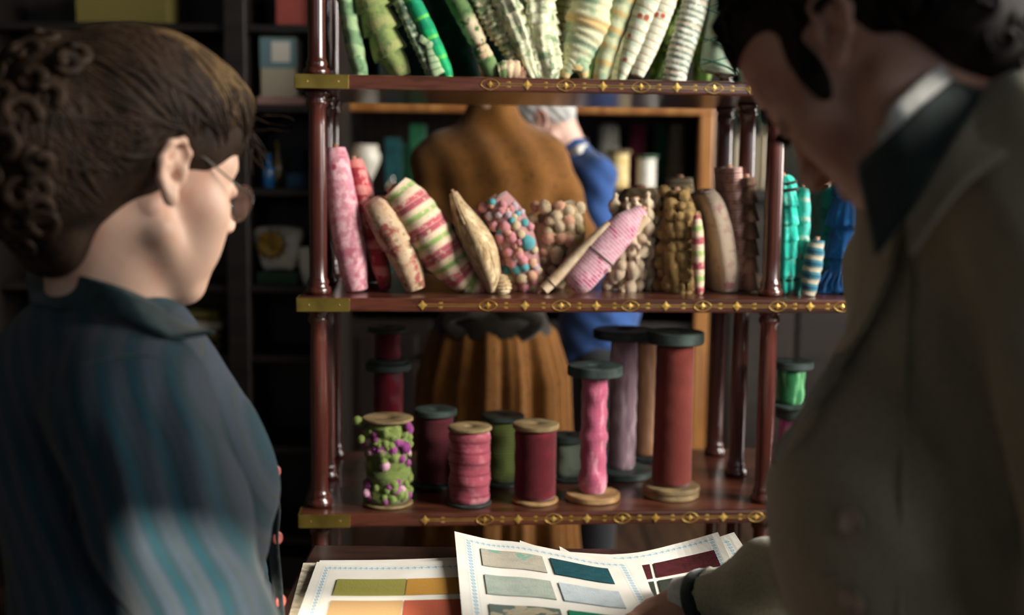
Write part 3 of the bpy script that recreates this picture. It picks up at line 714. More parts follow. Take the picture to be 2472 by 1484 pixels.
# ---- right bay
t1 = fab('turquoise_ruffle', '#27b09c', ('noise', '#6fd0bd', 55, .52, .66), ('noise', '#137b70', 30, .55, .7))
rt, St = roll('turquoise ruffled roll beside the right front pole', [(1900, 706, 20), (1898, 690, 40), (1899, 610, 48), (1900, 520, 48), (1898, 450, 46), (1892, 425, 26)], 0.03, t1, 1.4, both(frill(.032, .16, 9, .08), lumpy(2, .3, 2, 8)), n=120, ring=32, stick=.012)
DKB = fab('black_ribbon', '#15211f')
for i in (30, 92, 100): cord(rt, St, i, DKB, 'black_ribbon', .003, 1.08, 1.35)
t2 = fab('aqua_ribbon', '#4fb3a6', ('stripe', '#a9b8a4', 0.035, .0, .22, .006), ('noise', '#2f8c82', 50, .5, .65))
roll('slim aqua roll with pale bands beside the turquoise ruffle', [(1924, 712, 16), (1928, 680, 28), (1934, 600, 34), (1938, 520, 34), (1940, 455, 26)], 0.035, t2, 1.5, wrap(.035, .1), n=80, stick=.006)
t3 = fab('deep_teal_cloth', '#0f5a55', ('noise', '#0a3f3e', 40, .5, .65))
roll('deep teal flat bolt with a gilt top edge', [(1978, 700, 40), (1982, 640, 52), (1986, 560, 54), (1990, 455, 52)], 0.13, t3, 2.6, lumpy(1, .06), power=3)
t4 = fab('blue_stripe_ribbon', '#39707e', ('stripe', '#a39a86', 0.022, .0, .4), ('stripe', '#1f4a63', 0.022, .6, .75))
roll('short blue and beige striped ribbon roll at the foot of the teal bolt', [(1950, 708, 34), (1958, 660, 44), (1966, 610, 44), (1972, 575, 34)], 0.0, t4, 1.0, wrap(.022, .12), n=60)
t5 = fab('royal_blue_fringe', '#0d4f8c', ('stripe', '#083560', 0.004, .0, .4, 0, 0), ('noise', '#1668a8', 50, .55, .7), ('noise', '#08305a', 18, .5, .7))
rb, Sb = roll('large royal blue fringe roll under the man\'s chin', [(2040, 712, 150), (2045, 660, 120), (2050, 600, 118), (2055, 520, 120), (2058, 450, 90)], 0.09, t5, 1.2, both(frill(.06, .25, 40, .05), lumpy(1.3, .12)), n=80, ring=60)
fr = MB()
for i in range(150):
    a = RNG.uniform(-1.5, 1.5); p = Vector(Sb[int(RNG.uniform(6, 20)), :3]); w = .05
    q = p + EU * (math.sin(a) * w) - EV * (math.cos(a) * w * 1.15)
    fr.tube([q, q + EU * (math.sin(a) * .02) - EV * .012 - Vector((0, 0, .02)), Vector((0, 0, Z2 + .003)) + Vector((q.x, q.y, 0)) + EU * (math.sin(a) * .025 + RNG.uniform(-.006, .006)) - EV * .018], .0014, 4)
fr.build('fringe', t5, rb)['kind'] = 'stuff'
roll('dark navy cloth roll at the far end of the middle shelf', [(2140, 708, 70), (2140, 600, 90), (2140, 480, 80)], 0.1, fab('navy_cloth', '#10283f'), 1.2, lumpy(1, .1))

# ------------------------------------------------------------------ spools on the bottom shelf; several thread colours darkened in place of shade
def spool(label, cx, ytop, ybot, wcore, wfl, v, wm, fm_top, fm_bot, ft=0.008, fb=0.008, z=Z3, bulge=None, tiers=1, ring=36, rough=0.02, fwb=None, name='thread_spool', tilt=0.0, p=.006):
    b, mpp = ate(cx, ybot, v)
    # stand it on the board under that place
    base = Vector((b.x, b.y, z + 0.0005))
    H = (ybot - ytop) * mpp * 0.97
    rc, rf_ = wcore / 2 * mpp, wfl / 2 * mpp
    rfb = (fwb / 2 * mpp) if fwb else rf_
    r = root(name, base, label, 'spool')
    R = Matrix.Rotation(tilt, 3, 'Y')
    n = max(20, int(H / .004)); prof = [(rc * .5, fb * tiers)]
    for i in range(n + 1):
        t = i / n; k = 1.0 if bulge is None else bulge(t)
        edge = min(1, .86 + t * n * .07, .86 + (1 - t) * n * .07)
        prof.append((rc * k * edge * (1 + rough * .5 * math.sin(i * 2.4) + rough * math.sin(i * .55 + cx)), fb * tiers + t * (H - fb * tiers - ft)))
    prof.append((rc * .5, H - ft))
    MB().lathe(prof, base, R, ring, rf=lambda rr, z_, a: 1 + rough * .8 * math.sin(a * 3 + z_ * 130) * (rr > rc * .6)).build('winding', wm, r)
    def disc(z0, h, rad, m):
        e = min(.002, h * .3)
        MB().lathe([(rad * .18, z0), (rad - e, z0), (rad, z0 + e), (rad, z0 + h - e), (rad - e, z0 + h), (rad * .75, z0 + h + .0004), (rad * .3, z0 + h), (rad * .2, z0 + h - .002), (rad * .18, z0 + h - .003)], base, R, 36).build('flange', m, r, angle=.6)
    for i in range(tiers): disc(i * fb, fb - (.0012 if tiers > 1 else 0), rfb * (1 if i == tiers - 1 else .97), fm_bot)
    disc(H - ft, ft, rf_, fm_top)
    return r, base, H, rc
w1 = fab('lime_trim', '#66743a', ('noise', '#858f4c', 50, .5, .65), ('noise', '#4b592d', 30, .5, .65))
sp1, b1, H1, rc1 = spool('green spool covered in magenta and lime flower trim', 936, 988, 1206, 104, 122, .01, w1, FLANGE_T, FLANGE_T, .006, .005, rough=.05)
random.seed(11)
MG = fab('magenta_petal', '#8f3078', ('noise', '#a9589a', 200, .45, .6)); LM = fab('lime_leaf', '#8a9a52', ('noise', '#6b7f3c', 200, .45, .6)); PK = fab('pale_pink_petal', '#d9a6bd')
FLW = {k: blob_mesh('flower', m, 'rosette') for k, m in (('m', MG), ('l', LM), ('p', PK))}
for i in range(74):
    a = random.uniform(-PI, 0.0); t = random.choice([random.uniform(.09, .35), random.uniform(.5, .95), random.uniform(.6, .95)])
    n_ = Vector((math.cos(a), math.sin(a), random.uniform(-.3, .4)))
    put('flower', FLW[random.choice('mmllllp')], sp1, b1 + Vector((math.cos(a) * rc1, math.sin(a) * rc1, t * (H1 - .01))), n_, random.uniform(.006, .0105))
for (x, y, k, s_) in ((862, 1022, 'l', .010), (872, 1060, 'l', .008), (985, 1030, 'm', .009), (884, 1190, 'p', .008), (895, 1090, 'p', .008), (912, 1078, 'm', .011), (978, 1080, 'm', .012), (955, 1165, 'm', .012), (950, 1055, 'l', .013)):
    q = ate(x, y, -.02)[0]; q.z = max(q.z, Z3 + s_)
    put('flower', FLW[k], sp1, q if k != 'l' or x > 870 else q + EV * .02, Vector((-.3, -1, .2)), s_)
LF = MB()
for (x, y) in ((868, 1025), (878, 1050)):
    q = ate(x, y, .0)[0]; LF.tube([b1 + Vector((-rc1 * .9, 0, q.z - b1.z - .012)), q], .0022, 6)
LF.build('flower_stem', LM, sp1)
w2 = fab('oxblood_thread', '#3d1218', ('stripe', '#571a22', .006, .0, .4))
spool('dark oxblood spool standing behind the flower trim spool', 1050, 988, 1182, 88, 104, .13, w2, FLANGE_D, FLANGE_D, .012, .008)
w3 = fab('rose_chenille', '#8f404d', ('noise', '#a05c66', 40, .5, .65), ('stripe', '#78323e', .02, .0, .25, .004), ('noise', '#b58486', 18, .62, .72))
s3 = spool('short rose pink chenille spool with a worn wooden top', 1133, 1010, 1206, 98, 106, .005, w3, FLANGE_T, FLANGE_D, .007, .005, rough=.035)
w4 = fab('olive_thread', '#5d6a34', ('stripe', '#77834a', .006, .0, .4), ('noise', '#4b5729', 20, .5, .7))
spool('olive green spool half hidden behind the rose spool', 1212, 993, 1168, 86, 104, .14, w4, FLANGE_D, FLANGE_D, .01, .008)
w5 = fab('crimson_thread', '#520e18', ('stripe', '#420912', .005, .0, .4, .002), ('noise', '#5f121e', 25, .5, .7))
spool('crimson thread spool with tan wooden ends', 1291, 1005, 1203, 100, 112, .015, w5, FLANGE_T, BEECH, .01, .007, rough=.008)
w6 = fab('grey_green_thread', '#7b8676', ('noise', '#66705f', 30, .45, .65))
spool('small grey green spool behind the crimson spool', 1368, 1045, 1158, 70, 84, .17, w6, FLANGE_D, FLANGE_D, .014, .008)
w7 = fab('pink_satin', '#a9506a', ('noise', '#c98494', 22, .5, .65, (3, 3, 1)), ('noise', '#8f3a54', 12, .5, .7), rough=.35, sheen=.5)
spool('tall pink satin bobbin with dark round top', 1430, 866, 1202, 62, 132, .03, w7, FLANGE_D, BEECH, .019, .012, rough=.03, bulge=lambda t: 1 + .1 * math.exp(-((t - .1) / .09) ** 2) + .08 * math.exp(-((t - .48) / .04) ** 2))
w8 = fab('lilac_satin', '#8f7680', ('noise', '#b09a9f', 18, .5, .65, (4, 4, .6)), ('noise', '#6d5660', 14, .5, .7, (4, 4, .6)), rough=.35)
spool('tall lilac grey satin bobbin behind the pink one', 1500, 770, 1135, 66, 150, .2, w8, FLANGE_D, FLANGE_D, .018, .014)
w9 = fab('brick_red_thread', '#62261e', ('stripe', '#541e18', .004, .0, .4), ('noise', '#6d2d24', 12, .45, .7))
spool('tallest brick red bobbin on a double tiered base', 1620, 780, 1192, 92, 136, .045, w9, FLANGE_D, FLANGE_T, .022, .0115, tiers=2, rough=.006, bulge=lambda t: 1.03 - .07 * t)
w10 = fab('deep_red_satin', '#5a0f1c', ('noise', '#7d1a2a', 14, .5, .65, (4, 4, .5)), rough=.4)
sA = spool('dark red bobbin at the back left of the bottom shelf', 938, 850, 1108, 70, 112, .29, w10, FLANGE_D, FLANGE_D, .014, .01)
spool('dark red bobbin stacked on top of another at the back left', 936, 757, 846, 62, 96, .29, w10, FLANGE_D, FLANGE_D, .01, .008, z=sA[1].z + sA[2])
w11 = fab('peach_satin', '#c08a66', ('noise', '#d6a582', 14, .5, .65, (4, 4, .5)), rough=.45)
spool('peach satin bobbin at the back between the lilac and brick red ones', 1555, 800, 1112, 52, 96, .33, w11, FLANGE_D, FLANGE_D, .014, .01)
# right bay
w12 = fab('emerald_thread', '#286a40', ('noise', '#6fb27a', 20, .5, .64, (4, 4, .5)), rough=.4)
w13 = fab('orchid_satin', '#b54a86', ('noise', '#da8db4', 14, .5, .65, (4, 4, .5)), rough=.35)
sB = spool('orchid pink satin bobbin under the green one', 1914, 960, 1160, 78, 96, .1, w13, FLANGE_D, FLANGE_D, .02, .014)
spool('emerald green spool stacked on the orchid bobbin', 1908, 835, 952, 66, 104, .1, w12, FLANGE_D, FLANGE_D, .014, .008, z=sB[1].z + sB[2])
spool('dark red spool farther right on the bottom shelf', 2070, 980, 1180, 80, 110, .06, w10, FLANGE_D, FLANGE_D, .014, .01)

# ------------------------------------------------------------------ desk and sample cards
ZT = 0.75
DESK = wood('desk_mahogany', '#3a231a', '#1e110c', 0.4, 5, 0.3, (1, 6, 6))
dk = root('writing_desk', (0.05, 1.25, 0), 'dark wooden desk under the colour sample cards', 'desk')
X0, X1, Y0, Y1 = -.285, .75, 1.33, 1.69
MB().box(((X0 + X1) / 2, (Y0 + Y1) / 2, ZT - .014), (X1 - X0, Y1 - Y0, .028)).build('desk_top', DESK, dk, smooth=False, bevel=.004)
MB().box(((X0 + X1) / 2, (Y0 + Y1) / 2, ZT - .078), (X1 - X0 - .08, Y1 - Y0 - .06, .1)).build('apron', DESK, dk, smooth=False, bevel=.003)
for x in (X0 + .06, X1 - .06):
    for y in (Y0 + .05, Y1 - .05):
        MB().lathe([(.012, 0), (.02, .01), (.016, .05), (.022, .3), (.03, .5), (.02, .56), (.032, .6), (.032, ZT - .029), (.01, ZT - .029)], (x, y, 0)).build('leg', DESK, dk)

def paper_mat(name, border=True, tint='#e6e2d8', inset=.075, aspect=.75):
    m = Mat(name, tint, 0.85, spec=0.2)
    m.noise('#dcd7cb', 12, .4, .7)
    if border:
        u, v = m.uv()
        def near(x, c, w): return m.ramp(m.math('ABSOLUTE', m.math('SUBTRACT', x, c)), w, w * .6)
        au = m.math('SUBTRACT', .5, m.math('ABSOLUTE', m.math('SUBTRACT', u, .5)))
        av = m.math('MULTIPLY', m.math('SUBTRACT', .5, m.math('ABSOLUTE', m.math('SUBTRACT', v, .5))), 1 / aspect)
        d = m.math('MINIMUM', au, av)
        zig = m.math('MULTIPLY', m.math('SINE', m.math('MULTIPLY', m.math('ADD', u, m.math('MULTIPLY', v, 1.3)), 190)), .009)
        scroll = near(m.math('ADD', d, zig), inset, .006)
        zig2 = m.math('MULTIPLY', m.math('SINE', m.math('MULTIPLY_ADD', m.math('ADD', u, m.math('MULTIPLY', v, 1.3)), 190, 1.8)), .007)
        scroll2 = near(m.math('ADD', d, zig2), inset, .004)
        m.mix(m.math('MULTIPLY', m.math('MAXIMUM', scroll, m.math('MULTIPLY', scroll2, .7)), .85), '#6aa6c4')
        for c, w, a in ((inset - .022, .002, .45), (inset + .022, .002, .45), (inset - .03, .0012, .3)):
            m.mix(m.math('MULTIPLY', near(d, c, w), a), '#8fb2bd')
    m.height(m.ntex(300, 2)); return m.done(.08, .0005)
PAPER = paper_mat('printed_card'); PAPER_B = paper_mat('plain_card', False, '#e2ddd0'); BACKING = fabric('linen_backing', '#a89a80', ('stripe', '#8d8068', .1, .0, .3), ('noise', '#bdb096', 90, .45, .6))
def sw_mat(name, c, c2=None, pat=None):
    ps = [('noise', c2 or c, 50, .4, .65)]
    if pat: ps += pat
    return fabric(name, c, *ps, bump=.3, weave=500, sheen=0.0)
def card_grid(top, bot, n=26, m=14, bow=0.0):
    """top / bottom edges as lists of places; rows run from the far edge to the near edge"""
    A, B = crom([tuple(p) for p in top], n), crom([tuple(p) for p in bot], n)
    rows = []
    for j in range(m):
        t = j / (m - 1)
        k = t if bow == 0 else t + bow * math.sin(PI * t) * 0
        R_ = A * (1 - k) + B * k; R_[:, 2] += bow * math.sin(PI * t); rows.append(R_)
    return np.array(rows)
def on_card(G, s, t):
    n, m = G.shape[:2]; y = min(max(t, 0), 1) * (n - 1); x = min(max(s, 0), 1) * (m - 1)
    i, j = min(int(y), n - 2), min(int(x), m - 2); fy, fx = y - i, x - j
    return G[i, j] * (1 - fx) * (1 - fy) + G[i, j + 1] * fx * (1 - fy) + G[i + 1, j] * (1 - fx) * fy + G[i + 1, j + 1] * fx * fy
def project(p):
    q = CR.transposed() @ (Vector(p) - CAM); return CX + F * q.x / -q.z, CY - F * q.y / -q.z
def find(G, px, py):
    """place (s, t) on a card of a print seen in the photograph"""
    s, t = .5, .3
    for _ in range(60):
        a = np.array(project(on_card(G, s, t))); e = np.array((px, py)) - a
        h = .02; Js = (np.array(project(on_card(G, s + h, t))) - a) / h; Jt = (np.array(project(on_card(G, s, t + h))) - a) / h
        try: d = np.linalg.solve(np.array([Js, Jt]).T, e)
        except Exception: break
        s = min(max(s + .6 * d[0], 0.0), .97); t = min(max(t + .6 * d[1], 0.0), .97)
    return s, t
def card(label, G, m, thick=.0008, name='sample_card', group=None):
    o = MB().sheet(G, thick, (0, -.2, 1)).build(name, m, smooth=False, loc=Vector(G[0, 0]))
    return tag(o, label, 'card', group)
def swatch(c, G, s0, s1, t0, t1, m, lab=None):
    rows = [[on_card(G, s0 + (s1 - s0) * j / 10, t0 + (t1 - t0) * i / 5) + np.array((0, -.0003, .0013)) for j in range(11)] for i in range(6)]
    o = MB().sheet(np.array(rows), .0011, (0, -.2, 1)).build('swatch', m, c, smooth=False)
    if lab: o['label'] = lab
    return o
def sw_px(c, G, x0, y0, x1, y1, m, lab=None):
    a = find(G, x0, y0); b = find(G, x1, y1); return swatch(c, G, a[0], b[0], a[1], b[1], m, lab)
zt = ZT + .001
# backing board, then the left card
GB = card_grid([onz(732, 1358, zt), onz(950, 1356, zt), onz(1180, 1354, zt)], [onz(640, 1700, zt), onz(900, 1700, zt), onz(1220, 1700, zt)])
card('linen covered board under the left sample card', GB, BACKING, .0009, 'backing_board')
GL2 = card_grid([onz(772, 1352, zt + .003) , onz(960, 1350, zt + .004), onz(1215, 1340, zt + .006)], [onz(672, 1690, zt + .003), onz(900, 1690, zt + .003), onz(1240, 1690, zt + .003)])
card('plain cream sheet just under the printed left sample card', GL2, PAPER_B)
GL = card_grid([onz(765, 1356, zt + .006), onz(960, 1357, zt + .007), onz(1215, 1347, zt + .010)], [onz(645, 1690, zt + .006), onz(900, 1690, zt + .006), onz(1235, 1690, zt + .006)])
cl = card('left sample card with olive, mustard, tan and terracotta swatches', GL, PAPER)
a0 = find(GL, 815, 1399); a1 = find(GL, 975, 1437); a2 = find(GL, 985, 1392); a3 = find(GL, 800, 1451)
dt = a3[1] - a0[1]; hh = a1[1] - a0[1]
COLS = [(a0[0], a1[0]), (a2[0], a2[0] + a1[0] - a0[0])]
SWL = [[('olive_swatch', '#8f8a45', 'olive green swatch'), ('mustard_swatch', '#b3843a', 'mustard swatch')], [('tan_swatch', '#bd9a6c', 'tan swatch'), ('terracotta_swatch', '#a9563f', 'terracotta swatch')],
       [('sand_swatch', '#b59a70', 'sand swatch'), ('rust_swatch', '#8f4630', 'rust swatch')], [('umber_swatch', '#7a5a3c', 'umber swatch'), ('wine_swatch', '#6a2a2a', 'wine swatch')]]
for r_, row in enumerate(SWL):
    for c_, (nm, hx, lb) in enumerate(row):
        t0 = a0[1] + r_ * dt
        if t0 + hh < .97: swatch(cl, GL, COLS[c_][0], COLS[c_][1], t0, t0 + hh, sw_mat(nm, hx), lb)
# right-hand cards: a lifted pile
def lifted(pts, zm=0):
    out = []
    for x, y, Y in pts:
        p = at(x, y, Y)
        out.append(p if p.z >= zm else onz(x, y, zm))
    return out
def flat(pts, z): return [onz(x, y, z) for x, y in pts]
GD = card_grid(lifted([(1345, 1330, 1.72), (1520, 1338, 1.715), (1660, 1318, 1.70), (1772, 1284, 1.69)], zt + .004), flat([(1400, 1640), (1560, 1640), (1720, 1640), (2010, 1640)], zt + .002))
cd = card('rearmost printed card of the right pile, curling up at its right corner', GD, PAPER)
GC = card_grid(lifted([(1350, 1318, 1.70), (1400, 1337, 1.70), (1530, 1334, 1.70), (1640, 1310, 1.69), (1733, 1284, 1.68)], zt + .008), flat([(1420, 1640), (1500, 1640), (1600, 1640), (1760, 1640), (1900, 1640)], zt + .005))
cc = card('card with burgundy swatches rising to the right, half under the man\'s hand', GC, paper_mat('printed_card_b', True, inset=.06))
BUR = sw_mat('burgundy_swatch', '#4c181d', '#3e1317'); DGR = sw_mat('dark_green_swatch', '#33392f', '#272d25')
b0 = find(GC, 1578, 1364); b1_ = find(GC, 1722, 1326); b2 = find(GC, 1584, 1398); b3 = find(GC, 1545, 1370); b4 = find(GC, 1568, 1364)
tb = (b0[1] + b1_[1]) / 2; te = tb + (b2[1] - b0[1])
swatch(cc, GC, b0[0], max(b1_[0], b0[0] + .2), tb, te, BUR, 'burgundy swatch'); swatch(cc, GC, b3[0], b4[0], tb, te, BUR)
swatch(cc, GC, b0[0], max(b1_[0], b0[0] + .2), te + .03, te + .03 + te - tb, DGR, 'dark green swatch'); swatch(cc, GC, b3[0], b4[0], te + .03, te + .03 + te - tb, DGR)
GP = card_grid(lifted([(1255, 1304, 1.695), (1300, 1318, 1.695), (1400, 1340, 1.695), (1545, 1352, 1.695)], zt + .012), flat([(1250, 1640), (1400, 1640), (1500, 1640), (1650, 1640)], zt + .009))
card('plain cream sheet with a pointed corner behind the lifted front card', GP, PAPER_B)
GA = card_grid(lifted([(1097, 1282, 1.68), (1180, 1301, 1.68), (1250, 1308, 1.68), (1345, 1327, 1.68), (1440, 1347, 1.68), (1528, 1352, 1.68)], zt + .017), flat([(1130, 1640), (1240, 1640), (1350, 1640), (1460, 1640), (1570, 1640), (1700, 1640)], zt + .013))
ca = card('lifted front card of the right pile with teal, pale and patterned swatches', GA, PAPER)
PATA = sw_mat('leaf_pattern_swatch', '#b5ad9c', '#a9a493', [('noise', '#7fa795', 38, .58, .62)]); PALE = sw_mat('pale_sage_swatch', '#a3ada0', '#98a398')
PATB = sw_mat('blue_leaf_pattern_swatch', '#a99f86', '#9f9882', [('noise', '#7f9c9c', 26, .5, .54), ('noise', '#5d6a62', 26, .49, .505)])
TEAL = sw_mat('teal_swatch', '#1d4d55', '#1a444b'); ICE = sw_mat('pale_blue_swatch', '#b9c3c6', '#aeb9bd'); EMR = sw_mat('emerald_swatch', '#1f7a57', '#196a4b')
c0 = find(GA, 1160, 1324); c1 = find(GA, 1322, 1384); c2 = find(GA, 1330, 1356); c3 = find(GA, 1488, 1418); r1 = find(GA, 1176, 1388); r2 = find(GA, 1186, 1450)
hA = max(.08, find(GA, 1170, 1366)[1] - c0[1]); sA_ = r1[1] - c0[1]
for i, (mA, mB_, lA, lB) in enumerate(((PATA, TEAL, 'patterned green swatch', 'dark teal swatch'), (PALE, ICE, 'pale sage swatch', 'pale blue swatch'), (PATB, EMR, 'blue leaf patterned swatch', 'emerald swatch'), (PALE, TEAL, None, None))):
    t0 = c0[1] + i * sA_
    if t0 + hA > .98: break
    swatch(ca, GA, c0[0], c1[0], t0, t0 + hA, mA, lA)
    swatch(ca, GA, c2[0], c3[0], t0, t0 + hA, mB_, lB)
# ------------------------------------------------------------------ sculpting volume for people and clothes
class Vol:
    """signed distances on a grid; smooth unions; one continuous surface out"""
    def __init__(s, lo, hi, h):
        s.lo = np.array(lo, float); s.h = h
        n = np.ceil((np.array(hi, float) - s.lo) / h).astype(int) + 1
        s.ax = [(s.lo[i] + h * np.arange(n[i])).astype(np.float32) for i in range(3)]
        s.f = np.full(tuple(n), 0.08, np.float32)
    def _win(s, lo, hi, m):
        sl = []
        for i in range(3):
            a = int(np.floor((lo[i] - m - s.lo[i]) / s.h)); b = int(np.ceil((hi[i] + m - s.lo[i]) / s.h)) + 1
            a = max(a, 0); b = min(b, len(s.ax[i]))
            if b <= a: return None
            sl.append(slice(a, b))
        X = s.ax[0][sl[0]][:, None, None]; Y = s.ax[1][sl[1]][None, :, None]; Z = s.ax[2][sl[2]][None, None, :]
        return tuple(sl), X, Y, Z
    def _put(s, sl, d, k, cut):
        a = s.f[sl]
        if cut:
            d = -d; h = np.maximum(k - np.abs(a - d), 0) / k; s.f[sl] = np.maximum(a, d) + h * h * k / 4
        else:
            h = np.maximum(k - np.abs(a - d), 0) / k; s.f[sl] = np.minimum(a, d) - h * h * k / 4
    def ell(s, c, r, k=.01, R=None, cut=False):
        c = np.array(tuple(c), float); r = np.array((r, r, r) if isinstance(r, (int, float)) else r, float)
        b = r if R is None else np.full(3, r.max())
        w = s._win(c - b, c + b, .03 + k)
        if w is None: return s
        sl, X, Y, Z = w; x, y, z = X - c[0], Y - c[1], Z - c[2]
        if R is not None:
            R = np.array(R); x, y, z = (R[0, 0] * x + R[1, 0] * y + R[2, 0] * z), (R[0, 1] * x + R[1, 1] * y + R[2, 1] * z), (R[0, 2] * x + R[1, 2] * y + R[2, 2] * z)
        k0 = np.sqrt((x / r[0]) ** 2 + (y / r[1]) ** 2 + (z / r[2]) ** 2) + 1e-6
        k1 = np.sqrt((x / r[0] ** 2) ** 2 + (y / r[1] ** 2) ** 2 + (z / r[2] ** 2) ** 2) + 1e-6
        s._put(sl, (k0 * (k0 - 1) / k1).astype(np.float32), k, cut); return s
    def cap(s, a, b, ra, rb=None, k=.01, cut=False, flat=None):
        a = np.array(tuple(a), float); b = np.array(tuple(b), float); rb = ra if rb is None else rb
        m = max(ra, rb); w = s._win(np.minimum(a, b) - m, np.maximum(a, b) + m, .03 + k)
        if w is None: return s
        sl, X, Y, Z = w; ab = b - a; L = ab.dot(ab) + 1e-12
        x, y, z = X - a[0], Y - a[1], Z - a[2]
        t = np.clip((x * ab[0] + y * ab[1] + z * ab[2]) / L, 0, 1)
        x, y, z = x - t * ab[0], y - t * ab[1], z - t * ab[2]
        if flat is not None:          # (direction, factor): squeeze the section
            n_, q = np.array(tuple(flat[0])), flat[1]; g = x * n_[0] + y * n_[1] + z * n_[2]
            x, y, z = x + n_[0] * g * (q - 1), y + n_[1] * g * (q - 1), z + n_[2] * g * (q - 1)
        s._put(sl, (np.sqrt(x * x + y * y + z * z) - (ra + t * (rb - ra))).astype(np.float32), k, cut); return s
    def chain(s, pts, k=.01, cut=False, flat=None):
        for p, q in zip(pts[:-1], pts[1:]): s.cap(p[:3], q[:3], p[3], q[3], k, cut, flat)
        return s
    def half(s, n_, d, k=.004):
        """keep n.x <= d"""
        X, Y, Z = s.ax[0][:, None, None], s.ax[1][None, :, None], s.ax[2][None, None, :]
        g = (X * n_[0] + Y * n_[1] + Z * n_[2] - d).astype(np.float32)
        h = np.maximum(k - np.abs(s.f - g), 0) / k; s.f = np.maximum(s.f, g) + h * h * k / 4; return s
    def mesh(s):
        f = s.f
        for i in range(3):
            q = [slice(None)] * 3
            for e in (0, -1): q[i] = e; f[tuple(q)] = np.maximum(f[tuple(q)], .3 * s.h)
        ins = f < 0
        n = np.array(f.shape) - 1
        c = np.zeros(tuple(n), np.int8)
        for dx in (0, 1):
            for dy in (0, 1):
                for dz in (0, 1): c += ins[dx:n[0] + dx, dy:n[1] + dy, dz:n[2] + dz]
        act = (c > 0) & (c < 8); idx = np.argwhere(act); N = len(idx)
        num = np.full(tuple(n), -1, np.int64); num[act] = np.arange(N)
        cor = [(dx, dy, dz) for dx in (0, 1) for dy in (0, 1) for dz in (0, 1)]
        val = {q: f[idx[:, 0] + q[0], idx[:, 1] + q[1], idx[:, 2] + q[2]] for q in cor}
        acc = np.zeros((N, 3)); cnt = np.zeros(N)
        for a in cor:
            for i in range(3):
                if a[i]: continue
                b = list(a); b[i] = 1; fa, fb = val[a], val[tuple(b)]
                m = (fa < 0) != (fb < 0); t = np.where(m, fa / np.where(m, fa - fb, 1), 0)
                p = np.array(a, float)[None].repeat(N, 0); p[:, i] += t
                acc[m] += p[m]; cnt[m] += 1
        V = s.lo + s.h * (idx + acc / cnt[:, None])
        F_ = []
        for i in range(3):
            j, k = (i + 1) % 3, (i + 2) % 3
            A = [slice(None)] * 3; B = [slice(None)] * 3; A[i] = slice(0, -1); B[i] = slice(1, None)
            a, b = ins[tuple(A)], ins[tuple(B)]; e = np.argwhere(a != b)
            e = e[(e[:, j] > 0) & (e[:, k] > 0) & (e[:, j] < f.shape[j] - 1) & (e[:, k] < f.shape[k] - 1)]
            fl = a[e[:, 0], e[:, 1], e[:, 2]]
            def cell(dj, dk):
                q = e.copy(); q[:, j] += dj; q[:, k] += dk; return num[q[:, 0], q[:, 1], q[:, 2]]
            q = np.stack([cell(-1, -1), cell(0, -1), cell(0, 0), cell(-1, 0)], 1)
            q[~fl] = q[~fl][:, ::-1]; F_.append(q)
        return V, np.vstack(F_)
def normals(V, Fc):
    N = np.zeros_like(V); a, b, c, d = (V[Fc[:, i]] for i in range(4)); n_ = np.cross(c - a, d - b)
    for i in range(4): np.add.at(N, Fc[:, i], n_)
    return N / (np.linalg.norm(N, axis=1)[:, None] + 1e-12)
def xf(V, M):
    M = np.array(M); return V @ M[:3, :3].T + M[:3, 3]
def bvh(V, Fc): return BVHTree.FromPolygons([tuple(v) for v in V], [tuple(int(i) for i in f) for f in Fc])
def hit(tree, px, py, lift=0.0):
    """where the line of sight through a place of the photograph meets a garment; lifted off its surface"""
    d = ray(px, py).normalized(); p, n_, i, L = tree.ray_cast(CAM, d)
    if p is None:
        p, n_, i, L = tree.find_nearest(CAM + d * 1.1)
    if n_.dot(d) > 0: n_ = -n_
    return p + n_ * lift, n_

